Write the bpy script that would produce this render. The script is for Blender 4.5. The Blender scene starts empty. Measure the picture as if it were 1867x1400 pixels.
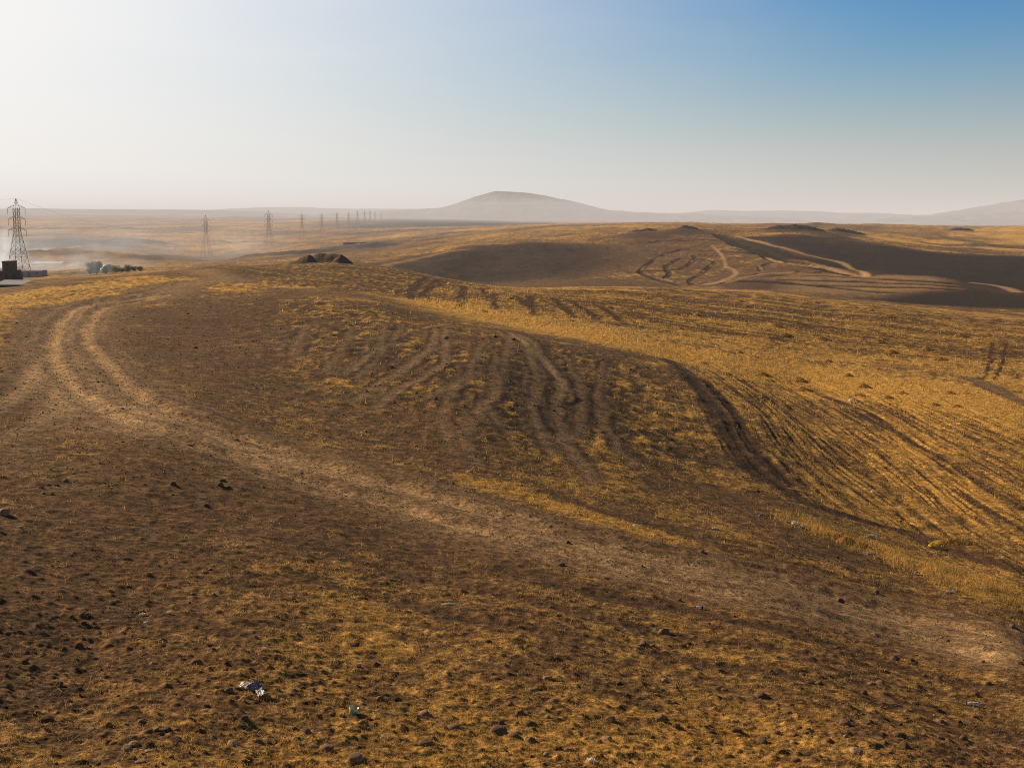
import bpy, bmesh, math, random
import numpy as np
from mathutils import Vector, Matrix

random.seed(7)
rng = np.random.default_rng(11)
sc = bpy.context.scene
C = sc.collection
PI = math.pi

# ------------------------------------------------------------------ camera
F = 2400.0                       # focal length in pixels of the 1867 px wide photograph
W, H = 1867.0, 1400.0
HOR = 398.0
PITCH = math.atan((H / 2 - HOR) / F)
cam_d = bpy.data.cameras.new('camera')
cam = bpy.data.objects.new('camera', cam_d)
C.objects.link(cam)
cam_d.sensor_width = 36.0
cam_d.lens = 36.0 * F / W
cam_d.clip_start = 0.1
cam_d.clip_end = 120000
cam.location = (0, 0, 0)
cam.rotation_euler = (PI / 2 - PITCH, 0, 0)
sc.camera = cam


def ray(px, py):
    u = (np.asarray(px, float) - W / 2) / F
    v = (H / 2 - np.asarray(py, float)) / F
    dy = math.cos(PITCH) + v * math.sin(PITCH)
    dz = -math.sin(PITCH) + v * math.cos(PITCH)
    return u / dy, dz / dy       # x and z per metre of forward distance


# ------------------------------------------------------------------ noise
def hash2(i, j, seed):
    n = (i.astype(np.int64) * 374761393 + j.astype(np.int64) * 668265263 + seed * 974634721) & 0x7fffffff
    n = ((n ^ (n >> 13)) * 1274126177) & 0x7fffffff
    return (n ^ (n >> 16)) & 0xffff


def perlin(x, y, seed=0):
    xi = np.floor(x); yi = np.floor(y)
    xf = x - xi; yf = y - yi
    u = xf * xf * xf * (xf * (xf * 6 - 15) + 10)
    v = yf * yf * yf * (yf * (yf * 6 - 15) + 10)

    def g(di, dj):
        a = hash2(xi + di, yi + dj, seed) * (2 * PI / 65536.0)
        return np.cos(a) * (xf - di) + np.sin(a) * (yf - dj)
    n00 = g(0, 0); n10 = g(1, 0); n01 = g(0, 1); n11 = g(1, 1)
    a = n00 + u * (n10 - n00)
    b = n01 + u * (n11 - n01)
    return (a + v * (b - a)) * 1.5


def fbm(x, y, octaves=4, seed=0, gain=0.5):
    t = 0; amp = 1.0; tot = 0
    for k in range(octaves):
        t = t + amp * perlin(x * 2 ** k + 17.3 * k, y * 2 ** k - 9.1 * k, seed + k)
        tot += amp
        amp *= gain
    return t / tot


def sstep(a, b, x):
    t = np.clip((x - a) / (b - a), 0, 1)
    return t * t * (3 - 2 * t)


# ------------------------------------------------------------------ terrain control points: (photo x, photo y, forward distance in metres)
CP = [
    # foreground slope
    (-300, 1420, 11), (0, 1400, 12.6), (450, 1400, 13.6), (933, 1400, 15), (1400, 1400, 16.5), (1867, 1400, 18), (2150, 1420, 19.5),
    (0, 1200, 16.5), (450, 1200, 18), (933, 1200, 20.2), (1400, 1200, 22.6), (1867, 1200, 26.5), (2150, 1230, 30),
    (-250, 1000, 20), (0, 1000, 22.5), (450, 1000, 25.5), (800, 1000, 28.5), (1100, 950, 34.5), (1400, 1060, 30.5), (1867, 1090, 35.5), (2150, 1080, 40),
    (-250, 800, 30), (0, 800, 33.5), (300, 780, 37.5), (600, 860, 35.5), (850, 880, 36.5), (1000, 820, 45), (1300, 860, 48), (1500, 940, 43.5), (1700, 1000, 42.5),
    (0, 660, 50), (110, 640, 56), (300, 660, 56), (500, 700, 52), (700, 720, 51), (900, 700, 56), (1100, 720, 62), (1250, 690, 76), (1360, 790, 58),
    (-250, 600, 62), (0, 600, 63), (120, 580, 76), (250, 560, 86), (450, 600, 76), (700, 610, 74), (950, 625, 78), (1100, 652, 80),
    # crest of the near hill
    (-250, 560, 105), (0, 536, 112), (100, 517, 120), (250, 500, 130), (400, 489, 140), (330, 518, 112), (480, 524, 112), (600, 533, 108), (700, 553, 100), (850, 582, 100), (960, 605, 95),
    (176, 507.5, 140), (176, 508.5, 175), (267, 498.5, 150), (267, 500, 190), (100, 518, 150), (352, 491.5, 165), (352, 493, 210), (30, 525, 150),
    # second hump behind, with the earth mound
    (590, 480, 196), (480, 484, 180), (520, 508, 135), (650, 522, 132), (700, 487, 196), (780, 500, 190), (850, 514, 184), (750, 540, 130), (850, 545, 134), (1000, 568, 128),
    # golden slope and field
    (1250, 652, 96), (1450, 700, 92), (1600, 800, 68), (1867, 900, 54), (2150, 950, 55), (1867, 760, 80), (1600, 690, 98), (1400, 620, 120), (1200, 580, 132),
    (1867, 660, 118), (1700, 620, 140), (1500, 575, 165), (1300, 546, 180), (1050, 526, 190), (1200, 526, 208), (1400, 538, 206), (1600, 566, 180), (1867, 602, 165), (2150, 640, 140), (2150, 760, 88),
    # hollow beyond the field
    (1867, 578, 215), (1700, 561, 232), (1500, 541, 245), (1867, 545, 275), (1600, 538, 290), (1750, 536, 300),
    (1000, 524, 330), (1200, 521, 335), (1350, 516, 345), (1500, 512, 345), (2150, 560, 280),
    # hidden ground behind the hump
    (850, 530, 260), (700, 515, 270), (560, 500, 275),
    # shaded bowl
    (720, 481, 420), (850, 516, 375), (900, 490, 440), (850, 458, 500), (960, 445, 540), (1080, 434, 590), (1060, 500, 400), (1100, 470, 470), (1160, 440, 540),
    (750, 468, 560),
    # hill with the trenches
    (1180, 424, 640), (1250, 418, 640), (1250, 480, 440), (1320, 500, 390), (1330, 450, 520), (1400, 480, 425), (1450, 415, 700), (1360, 430, 590), (1560, 502, 370), (1700, 508, 355), (1250, 455, 510),
    # dark slope
    (1450, 440, 540), (1600, 447, 540), (1750, 463, 520), (1867, 469, 520), (2150, 480, 500), (1700, 490, 410), (1867, 510, 390), (1550, 470, 460), (2150, 520, 380),
    # behind the dark slope
    (1867, 462, 640), (1700, 447, 680), (1560, 428, 760), (1867, 440, 850), (1700, 422, 1000), (1867, 417, 1150), (2150, 425, 1100), (1550, 413, 1300),
    (1400, 412, 1500), (1250, 410, 1500), (1000, 425, 1000), (1150, 421, 900), (850, 445, 750),
    (1300, 419, 850), (1300, 416, 1100), (1400, 417, 850), (1400, 414.5, 1150), (1500, 415, 1000), (1600, 418, 1000), (1800, 420, 1300), (1867, 417.5, 1500), (1700, 416, 1600), (1500, 413, 1800), (1300, 411.5, 2000), (2150, 420, 1600),
    (900, 444, 620), (900, 441, 720), (1000, 437, 660), (1000, 431, 800), (1150, 423, 760),
    (1867, 416, 6000), (1500, 413, 6000), (1200, 411, 6000),
    # far valley at the left
    (0, 524, 215), (60, 518, 225), (130, 511, 240), (200, 505, 270), (0, 512, 330), (100, 508, 400), (250, 499, 420), (-250, 525, 330),
    (33, 507, 676), (200, 502, 560), (150, 490, 750), (50, 485, 850), (350, 489, 560), (-250, 500, 700),
    (377, 480, 1150), (500, 476, 900), (620, 470, 700), (700, 467, 700),
    (200, 450, 1350), (0, 452, 1300), (491, 455, 1450), (650, 451, 1250), (-250, 452, 1300),
    (200, 425, 2600), (0, 425, 2600), (551, 434, 2200), (720, 432, 1800), (900, 421, 1800),
    (0, 398, 6500), (250, 400, 6500), (450, 404, 5500), (650, 410, 4000), (850, 406, 5000), (1000, 409, 4000), (1200, 409, 3500), (1500, 411, 3000), (1867, 415, 2600),
    (2150, 414, 3000), (-250, 398, 6500),
    (100, 390, 11000), (400, 393, 10000), (800, 401, 9000), (1200, 407, 8000), (1600, 410, 8000), (1867, 412, 8000), (2150, 410, 9000), (-250, 388, 11000),
    (100, 386, 24000), (933, 396, 24000), (1867, 403, 24000), (2400, 403, 24000), (-400, 386, 24000),
]
OFF = 20.0


def feat(X, Y):
    return 6.0 * X / (Y + OFF), np.log(Y + OFF)


class TPS:
    def __init__(self, a, s, val, reg=1e-4):
        self.a, self.s = np.asarray(a, float), np.asarray(s, float)
        n = len(self.a)
        K = self.k(self.a[:, None] - self.a[None], self.s[:, None] - self.s[None]) + reg * np.eye(n)
        P = np.stack([np.ones(n), self.a, self.s], 1)
        M = np.zeros((n + 3, n + 3)); M[:n, :n] = K; M[:n, n:] = P; M[n:, :n] = P.T
        self.w = np.linalg.solve(M, np.concatenate([val, np.zeros(3)]))

    @staticmethod
    def k(da, ds):
        r2 = da * da + ds * ds
        return 0.5 * r2 * np.log(r2 + 1e-12)

    def __call__(self, a, s):
        n = len(self.a)
        out = self.w[n] + self.w[n + 1] * a + self.w[n + 2] * s
        for i in range(n):
            out = out + self.w[i] * self.k(a - self.a[i], s - self.s[i])
        return out


cpx = np.array([c[0] for c in CP], float); cpy = np.array([c[1] for c in CP], float); cY = np.array([c[2] for c in CP], float)
kx, kz = ray(cpx, cpy)
cX, cZ = kx * cY, kz * cY
extra = np.array([(0, -4, -2.4), (-14, 0, -2.2), (16, 0, -5.0), (-5, 6, -3.2), (6, 6, -4.6), (-30, 10, -3.0), (34, 14, -9.0)], float)
cX = np.concatenate([cX, extra[:, 0]]); cY = np.concatenate([cY, extra[:, 1]]); cZ = np.concatenate([cZ, extra[:, 2]])
fa, fs = feat(cX, cY)
base_tps = TPS(fa, fs, cZ / (cY + OFF), 2e-4)

# grid: fan of columns about a point 5 m behind the camera
APEX = 5.0
ys = list(np.linspace(-4.2, 11.0, 40))
y = 11.05
while y < 26000:
    ys.append(y)
    if y < 330:
        ds = min(max(0.000085 * y, 0.0015), 0.0046 if y < 180 else 0.0062)
    elif y < 1100:
        ds = 0.0055
    else:
        ds = 0.014
    y *= math.exp(ds)
ys = np.array(ys)
inner = np.arange(-0.44, 0.4401, 0.0008)
outer = np.array([0.45, 0.46, 0.475, 0.49, 0.51, 0.53, 0.56, 0.59, 0.63, 0.68, 0.74, 0.8, 0.9, 1.0, 1.15, 1.35, 1.6])
ca = np.concatenate([-outer[::-1], inner, outer])
NR, NC = len(ys), len(ca)
GY, GA = np.meshgrid(ys, ca, indexing='ij')
GX = GA * (GY + APEX)

# base heights: evaluate the thin plate on a coarse fan and interpolate (it is smooth)
cs_i = np.linspace(0, NR - 1, 420).round().astype(int); cs_i = np.unique(cs_i)
cc_i = np.unique(np.concatenate([np.arange(0, len(outer)), np.arange(len(outer), NC - len(outer), 6), np.arange(NC - len(outer) - 1, NC)]))
sub_a, sub_s = feat(np.clip(GX[np.ix_(cs_i, cc_i)], -1e9, 1e9), GY[np.ix_(cs_i, cc_i)])
sub_a = np.clip(sub_a, -3.4, 3.4)
sub = base_tps(sub_a, sub_s) * (GY[np.ix_(cs_i, cc_i)] + OFF)
tmp = np.empty((len(cs_i), NC))
for r in range(len(cs_i)):
    tmp[r] = np.interp(ca, ca[cc_i], sub[r])
GZ = np.empty((NR, NC))
s_all, s_sub = np.log(ys + APEX + 0.2), np.log(ys[cs_i] + APEX + 0.2)
idx = np.clip(np.searchsorted(s_sub, s_all, side='right') - 1, 0, len(s_sub) - 2)
tt = ((s_all - s_sub[idx]) / (s_sub[idx + 1] - s_sub[idx]))[:, None]
GZ = tmp[idx] * (1 - tt) + tmp[idx + 1] * tt


def fade(lo, hi):
    return sstep(lo, hi, GY)


# gentle relief of the land
n80 = fbm(GX / 90, GY / 90, 3, 5)
GZ += fade(250, 500) * (1 - fade(1500, 4000)) * n80 * 1.6
GZ += fade(600, 800) * (1 - fade(1300, 2500)) * sstep(0.12, 0.2, GA) * (fbm(GX / 120 + 7, GY / 200, 3, 15) * 4 - 1.6)
hz_ = fade(310, 400) * (1 - fade(900, 1300))
GZ += hz_ * ((0.42 - np.abs(fbm(GX / 38, GY / 75, 4, 25))) * 1.7 - .3)
n_far = fbm(GX / 420, GY / 700, 4, 8)
GZ += fade(900, 2500) * n_far * np.clip(GY / 900, 0, 9)
ngul = 1 - np.abs(fbm(GX / 60 + 3, GY / 110, 3, 21)) * 2.2
GZ += fade(600, 1000) * (1 - fade(2500, 6000)) * ngul * 3.2
GZ += (1 - fade(200, 320)) * fade(20, 60) * fbm(GX / 14, GY / 14, 3, 3) * 0.22
GZ += (1 - fade(100, 200)) * fbm(GX / 3.2, GY / 3.2, 3, 4) * 0.035

LY = np.log(ys + APEX + 0.2)


def sample(G, X, Y):
    X = np.asarray(X, float); Y = np.asarray(Y, float)
    ri = np.interp(np.log(np.maximum(Y, -4.2) + APEX + 0.2), LY, np.arange(NR))
    ci = np.interp(X / (Y + APEX), ca, np.arange(NC))
    r0 = np.clip(np.floor(ri).astype(int), 0, NR - 2); c0 = np.clip(np.floor(ci).astype(int), 0, NC - 2)
    fr, fc = ri - r0, ci - c0
    return (G[r0, c0] * (1 - fr) * (1 - fc) + G[r0 + 1, c0] * fr * (1 - fc) + G[r0, c0 + 1] * (1 - fr) * fc + G[r0 + 1, c0 + 1] * fr * fc)


MARCH = np.exp(np.linspace(math.log(8), math.log(20000), 2600))


def ground_at(px, py, ymin=8.0, ymax=1e9):
    """Where the line of sight through a photo pixel first meets the land."""
    k, e = ray(px, py)
    Y = MARCH[(MARCH >= ymin) & (MARCH <= ymax)]
    z = sample(GZ, k * Y, Y)
    below = (e * Y) < z
    if below.any():
        i = int(np.argmax(below))
        if i > 0:
            a = e * Y[i - 1] - z[i - 1]; b = z[i] - e * Y[i]
            t = a / max(a + b, 1e-9)
            yy = Y[i - 1] + (Y[i] - Y[i - 1]) * t
        else:
            yy = Y[0]
    else:
        yy = Y[int(np.argmin(e * Y - z))]
    return float(k * yy), float(yy)


def line_xy(pts, ymin=8.0, ymax=1e9, smooth=True):
    w = [ground_at(p[0], p[1], ymin, ymax) for p in pts]
    if smooth and len(w) > 2:
        out = []
        for i in range(len(w) - 1):
            p0 = w[max(i - 1, 0)]; p1 = w[i]; p2 = w[i + 1]; p3 = w[min(i + 2, len(w) - 1)]
            for t in np.linspace(0, 1, 6)[:-1]:
                out.append(tuple(0.5 * (2 * p1[k] + (p2[k] - p0[k]) * t + (2 * p0[k] - 5 * p1[k] + 4 * p2[k] - p3[k]) * t * t + (3 * p1[k] - p0[k] - 3 * p2[k] + p3[k]) * t ** 3) for k in (0, 1)))
        out.append(w[-1])
        w = out
    return w


WX = GX + fbm(GX / 2.2, GY / 2.2, 2, 31) * 0.18       # slightly wandering edges
WY = GY + fbm(GX / 2.2, GY / 2.2, 2, 37) * 0.30


def dist_line(w, reach):
    D = np.full((NR, NC), 1e9)
    for (x0, y0), (x1, y1) in zip(w[:-1], w[1:]):
        lo, hi = min(y0, y1) - reach - 1, max(y0, y1) + reach + 1
        r0, r1 = np.searchsorted(ys, lo), np.searchsorted(ys, hi)
        if r1 <= r0:
            continue
        ymid0, ymid1 = max(lo + APEX, 0.5), hi + APEX
        xl, xh = min(x0, x1) - reach - 1, max(x0, x1) + reach + 1
        al = min(xl / ymid0, xl / ymid1); ah = max(xh / ymid0, xh / ymid1)
        c0, c1 = np.searchsorted(ca, al), np.searchsorted(ca, ah)
        if c1 <= c0:
            continue
        X = WX[r0:r1, c0:c1]; Y = WY[r0:r1, c0:c1]
        dx, dy = x1 - x0, y1 - y0
        L = dx * dx + dy * dy + 1e-9
        t = np.clip(((X - x0) * dx + (Y - y0) * dy) / L, 0, 1)
        d = np.hypot(X - x0 - t * dx, Y - y0 - t * dy)
        D[r0:r1, c0:c1] = np.minimum(D[r0:r1, c0:c1], d)
    return D


def stroke(pts, width, ymin=8.0, ymax=1e9, soft=0.5, smooth=True):
    w = line_xy(pts, ymin, ymax, smooth)
    D = dist_line(w, width * (1 + soft) + 0.5)
    return 1 - sstep(width * 0.5 * (1 - soft), width * 0.5 * (1 + soft), D)


def region(pts, ymin=8.0, ymax=1e9, soft=2.0):
    """Soft mask of a patch of land outlined by photo pixels."""
    w = line_xy(pts + [pts[0]], ymin, ymax, smooth=False)
    inside = np.zeros((NR, NC), bool)
    for (x0, y0), (x1, y1) in zip(w[:-1], w[1:]):
        c = (WY > min(y0, y1)) & (WY <= max(y0, y1))
        if y1 != y0:
            xc = x0 + (WY - y0) * (x1 - x0) / (y1 - y0)
            inside ^= c & (WX < xc)
    D = dist_line(w, soft + 0.5)
    h = np.clip(D / soft, 0, 1) * 0.5
    return np.where(inside, 0.5 + h, 0.5 - h)


# ------------------------------------------------------------------ what lies on the land: straw, trodden earth, dark earth and painted shade
nA = fbm(GX / 5.0, GY / 7.0, 4, 41)
nB = fbm(GX / 1.3, GY / 1.6, 4, 43)
nC = fbm(GX / 30, GY / 40, 3, 47)
straw = 0.36 + 0.5 * nA + 0.30 * nB
track = np.zeros((NR, NC)); dark = np.zeros((NR, NC)); lift = np.zeros((NR, NC))
far_w = fade(230, 330)


def mixm(a, b, m):
    return a + (b - a) * m


R = region
m = R([(0, 1170), (500, 1080), (900, 1130), (1300, 1160), (1867, 1290), (1867, 1450), (-60, 1450)], soft=2.5)
straw = mixm(straw, 0.46 + 0.4 * nA + 0.4 * nB, m)
m = R([(430, 1100), (760, 1090), (820, 1250), (560, 1260), (420, 1180)], soft=1.2)
straw += 0.15 * m
m = R([(700, 1290), (1400, 1290), (1420, 1450), (400, 1450), (420, 1370)], soft=1.2)
straw += 0.34 * m
m = R([(-60, 800), (300, 800), (620, 890), (820, 960), (700, 1060), (300, 1090), (-60, 1120)], soft=4)
straw = mixm(straw, 0.16 + 0.45 * nA + 0.3 * nB, m)
# left field
lfield = m = R([(-200, 560), (0, 540), (120, 520), (250, 505), (400, 506), (520, 516), (560, 524), (430, 530), (330, 532), (270, 560), (190, 548), (120, 563), (70, 620), (20, 690), (-200, 720)], soft=3)
straw = mixm(straw, 0.80 + 0.45 * nA + 0.4 * nB, m)
# bare ground in the bend of the road
m = R([(250, 560), (440, 545), (560, 560), (600, 640), (620, 760), (420, 770), (260, 690), (190, 610)], soft=5)
straw = mixm(straw, 0.18 + 0.3 * nA + 0.3 * nB, m)
# knoll
knoll = R([(470, 540), (700, 560), (930, 612), (1240, 676), (1400, 880), (1120, 885), (850, 840), (640, 760), (520, 660)], soft=4)
straw = mixm(straw, 0.38 + 0.35 * nA + 0.40 * nB, knoll)
dark += 0.45 * knoll * sstep(-0.1, 0.35, nC + 0.6 * nA)
# golden side
gold = R([(700, 530), (830, 512), (1050, 522), (1250, 522), (1500, 545), (1700, 560), (2200, 610), (2200, 1150), (1867, 1050), (1700, 985), (1450, 895), (1335, 780), (1262, 680), (1100, 622), (930, 590), (800, 560)], soft=3)
straw = mixm(straw, 0.69 + 0.42 * nA + 0.36 * nB, gold)
for pts, wd, k in (([(760, 548), (860, 572), (1000, 600), (1150, 628), (1300, 655), (1480, 690), (1700, 720), (1900, 770)], 10, 0.6), ([(1200, 590), (1450, 640), (1700, 660)], 6, 0.1)):
    straw += k * stroke(pts, wd, soft=0.9)
hump = R([(520, 482), (640, 478), (720, 486), (840, 512), (850, 545), (760, 548), (600, 530), (480, 512), (430, 500)], ymin=118, soft=4)
straw = mixm(straw, 0.40 + 0.3 * nA + 0.3 * nB, hump)
dark += 0.25 * hump
m = stroke([(870, 880), (960, 912), (1040, 935), (1120, 955), (1215, 985)], 1.7, soft=0.8)
straw += 0.55 * m
bank = stroke([(1480, 960), (1560, 990), (1650, 1025), (1740, 1055), (1850, 1095), (1950, 1130)], 2.6, soft=0.7)
straw += 0.5 * bank
lift += 0.10 * bank * (0.5 + nB)

# streaks of stubble that run down the golden slope
streak = [
    [(1262, 690), (1300, 735), (1330, 790), (1380, 855), (1440, 895)],
    [(1339, 711), (1386, 746), (1429, 807), (1480, 862), (1560, 930)],
    [(1354, 695), (1457, 771), (1507, 811), (1600, 880), (1720, 970)],
    [(1400, 700), (1496, 752), (1589, 816), (1661, 870), (1780, 970)],
    [(1440, 695), (1575, 750), (1718, 836), (1789, 882), (1867, 929)],
    [(1530, 700), (1682, 779), (1867, 879)],
    [(1640, 720), (1867, 820)],
]
pa, ps, pv = [], [], []
for i, l in enumerate(streak):
    for x, y_ in line_xy(l):
        a, s = feat(x, y_); pa.append(float(a)); ps.append(float(s)); pv.append(float(i))
ph_tps = TPS(pa, ps, np.array(pv), 1e-2)
slope_m = R([(1262, 672), (1420, 678), (1640, 712), (1950, 800), (2000, 1090), (1867, 1045), (1700, 978), (1500, 915), (1400, 860), (1330, 770)], soft=4)
r0, r1 = np.searchsorted(ys, 30), np.searchsorted(ys, 130)
fa_, fs_ = feat(GX[r0:r1:4, ::4], GY[r0:r1:4, ::4])
phc = ph_tps(fa_, fs_)
rr = np.clip((np.arange(r0, r1) - r0) / 4, 0, phc.shape[0] - 1); cc_ = np.clip(np.arange(NC) / 4, 0, phc.shape[1] - 1)
ra = np.floor(rr).astype(int); rb = np.minimum(ra + 1, phc.shape[0] - 1); rt = (rr - ra)[:, None]
cA = np.floor(cc_).astype(int); cB = np.minimum(cA + 1, phc.shape[1] - 1); ct = (cc_ - cA)[None]
ph = np.zeros((NR, NC))
ph[r0:r1] = (phc[ra][:, cA] * (1 - rt) * (1 - ct) + phc[rb][:, cA] * rt * (1 - ct) + phc[ra][:, cB] * (1 - rt) * ct + phc[rb][:, cB] * rt * ct)
st = 0.55 * perlin(ph * 6.5, GY / 14, 61) + 0.7 * perlin(ph * 14.0, GY / 8, 62) + 0.5 * perlin(ph * 27.0, GY / 5, 64) + 0.35 * nA + 0.35 * nB
furrow = sstep(0.08, 0.55, st) * slope_m
straw -= 0.62 * furrow
dark += 0.5 * furrow
lift -= 0.05 * furrow
lift += 0.06 * slope_m * perlin(ph * 12.0, GY / 9, 62)
for l, k, wd in ((streak[4], .7, .55), (streak[2], .5, .4), (streak[5], .4, .4), (streak[1], .5, .4), (streak[3], .3, .4)):
    m = stroke(l, wd, soft=0.8) * sstep(-0.45, 0.15, nA + 0.3 * nB)
    straw -= 0.65 * k * m; dark += 0.42 * k * m; lift -= 0.03 * k * m
# gully
for l, wd in (([(1221, 657), (1271, 700), (1307, 754), (1336, 803), (1371, 850), (1432, 893), (1503, 928), (1593, 955), (1664, 975), (1760, 1010), (1880, 1048)], 0.85),
              ([(1289, 696), (1332, 743), (1360, 793), (1400, 843), (1450, 886)], 0.5)):
    m = stroke(l, wd, soft=0.9) * (0.5 + 0.5 * sstep(-.4, .3, nB))
    low = 1 - .55 * (1 - sstep(41, 50, GY))
    straw -= 0.9 * m; dark += 0.62 * m * low; lift -= 0.07 * m * low + .05 * m * np.maximum(nB, 0)
# field furrows: long lines that follow the slope of the further field
field_m = R([(860, 520), (1050, 527), (1250, 528), (1500, 548), (1700, 566), (2200, 615), (2200, 690), (1700, 660), (1450, 635), (1250, 612), (1050, 580), (900, 556)], soft=6)
q = GY + 0.38 * GX + 3 * fbm(GX / 90, GY / 90, 2, 71)
stripe = np.sin(q * 2 * PI / 2.6) * 0.55 + 0.75 * perlin(q / 1.1, GX / 45, 72) + 0.3 * perlin(q / 5, GX / 20, 73)
straw -= field_m * (0.12 + 0.45 * stripe)
dark += field_m * 0.45 * sstep(0.0, 0.9, stripe)
lift += field_m * 0.10 * np.sin(q * 2 * PI / 2.6)
# streaks at the head of the field
fan = [[(848, 522), (842, 545), (850, 565)], [(905, 535), (900, 552), (915, 570)], [(880, 525), (890, 548)], [(940, 540), (965, 560)], [(965, 540), (975, 575)], [(1010, 545), (1050, 580)], [(780, 505), (752, 530), (750, 545)], [(800, 510), (770, 540)], [(1040, 548), (1090, 582)], [(1090, 556), (1140, 592)]]
for l in fan:
    m = stroke(l, 0.8, ymin=105, soft=0.9) * sstep(-.5, .2, nA + .5 * nB)
    straw -= 0.45 * m; dark += 0.45 * m; lift -= 0.03 * m

bare = np.zeros((NR, NC))
# sheep paths on the knoll
paths = [
    [(812, 600), (812, 640), (800, 668), (765, 690), (720, 712), (682, 742)],
    [(796, 598), (786, 632), (745, 665), (690, 700), (645, 728)],
    [(735, 590), (715, 620), (690, 650), (650, 690)],
    [(880, 625), (862, 662), (850, 690), (805, 712), (770, 730)],
    [(935, 605), (922, 640), (920, 680), (905, 715), (880, 735), (870, 752)],
    [(945, 610), (965, 645), (975, 690), (968, 740), (985, 790), (1000, 820)],
    [(955, 612), (985, 645), (1010, 680), (1020, 705), (1010, 740), (1020, 775), (1035, 815), (1060, 850), (1085, 880)],
    [(925, 605), (970, 640), (1000, 668), (1020, 690), (1035, 712)],
    [(1035, 655), (1050, 690), (1060, 720), (1055, 775), (1045, 800)],
    [(905, 650), (900, 690), (895, 740), (905, 770)],
    [(640, 600), (620, 640), (590, 680)],
    [(700, 590), (690, 630), (630, 680)],
    [(830, 700), (800, 760), (815, 800)],
    [(860, 760), (840, 800), (870, 850)],
    [(1100, 660), (1090, 720), (1110, 790), (1150, 850)],
    [(560, 590), (545, 620), (530, 650)],
]
for i, l in enumerate(paths):
    main = i in (0, 1, 5, 6, 7)
    for dx, kk in ((-21, .35), (-10, .45), (12, .4), (24, .35)):
        ms = stroke([(p[0] + dx + 3 * math.sin(j * 1.7 + i), p[1] + 4 * math.sin(i + dx)) for j, p in enumerate(l)], 0.24, soft=1.0) * sstep(-.3, .25, fbm(GX / 3 + dx, GY / 5 + i, 2, 181))
        straw -= .4 * kk * ms; lift -= .010 * kk * ms
        if dx in (-10, 24):
            dark += .7 * kk * ms
        else:
            track += .5 * kk * ms
    m = stroke(l, 0.42 if main else 0.34, soft=1.0)
    k = 0.95 if main else 0.65
    bare = np.maximum(bare, m * k)
    straw -= 0.4 * k * m; track += 0.45 * k * m; lift -= 0.012 * k * m
    edge = stroke([(p[0] + 9, p[1]) for p in l], 0.45, soft=1.0)
    straw -= 0.25 * k * edge; dark += 0.3 * k * edge

# dirt road
road_c = [(362, 492), (395, 500), (418, 508), (400, 512), (347, 516), (312, 526), (270, 541), (210, 551), (158, 560), (126, 585), (114, 620), (122, 660), (150, 702), (210, 742), (290, 768), (390, 796), (480, 826), (590, 858), (700, 892), (820, 928), (960, 968), (1100, 1003), (1230, 1035), (1380, 1068), (1557, 1110), (1700, 1145), (1867, 1187), (2050, 1232)]
bed = stroke(road_c, 4.3, soft=0.9)
rut_a = [(282, 535), (230, 546), (159, 553), (112, 578), (94, 610), (91, 643), (110, 686), (165, 730), (232, 766), (349, 803), (432, 830), (531, 862), (640, 895), (760, 930), (875, 962), (993, 995), (1111, 1026), (1240, 1056), (1379, 1085), (1557, 1130), (1700, 1165), (1867, 1208), (2050, 1256)]
rut_b = [(300, 536), (250, 548), (190, 558), (160, 585), (152, 612), (173, 643), (206, 679), (252, 719), (299, 744), (365, 764), (432, 788), (491, 809), (565, 834), (690, 872), (820, 910), (954, 950), (1071, 980), (1189, 1008), (1343, 1040), (1521, 1082), (1664, 1118), (1867, 1166), (2050, 1208)]
mA, mB = stroke(rut_a, 0.62, soft=0.9), stroke(rut_b, 0.62, soft=0.9)
mid_rut = stroke([(a[0] * .6 + b[0] * .4, a[1] * .6 + b[1] * .4) for a, b in zip(rut_a, rut_b)], 0.35, soft=0.9)
streaky = sstep(-0.5, 0.5, nB + 0.6 * nA)
straw = mixm(straw, straw * 0.15, np.clip(bed * 1.3, 0, 1))
for off, k in ((-.55, .25), (-.25, .3), (.22, .28), (.5, .3), (.8, .25), (1.3, .3), (1.6, .22)):
    l = [(a[0] * (1 - off) + b[0] * off, a[1] * (1 - off) + b[1] * off) for a, b in zip(rut_a, rut_b)]
    ml = stroke(l, 0.34, soft=1.0) * sstep(-.5, .3, fbm(GX / 6 + 9 * off, GY / 6, 2, 171))
    track += k * ml; straw -= 0.3 * ml; lift -= 0.018 * ml
    ml = stroke([(p[0], p[1] - 9) for p in l], 0.25, soft=1.0) * sstep(-.4, .3, fbm(GX / 4 + 5 * off, GY / 4, 2, 173))
    dark += 0.3 * ml
track += 0.55 * bed * (0.75 + 0.25 * streaky) + 0.55 * (mA + mB) * (0.65 + 0.35 * streaky)
dark += 0.25 * mid_rut
straw -= 0.5 * (mA + mB)
lift -= 0.13 * (mA + mB) + 0.03 * bed
shoulder = stroke([(p[0], p[1] - 16) for p in rut_b], 0.5, soft=0.9)
dark += 0.35 * shoulder
lift += 0.05 * shoulder
for l, wd, k in (([(91, 643), (80, 656), (50, 700), (20, 728), (-20, 755)], 0.6, 0.55), ([(120, 700), (83, 756), (33, 786), (-20, 822)], 0.6, 0.45), ([(150, 720), (80, 800), (0, 860)], 0.8, 0.2),
                 ([(240, 742), (420, 806), (560, 848), (720, 890)], 0.8, 0.35)):
    m = stroke(l, wd, soft=0.9)
    track += k * m; straw -= 0.4 * m
m = stroke([(120, 562), (75, 625), (45, 680), (0, 740)], 1.2, soft=0.8)
dark += 0.45 * m; straw -= 0.5 * m
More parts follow.
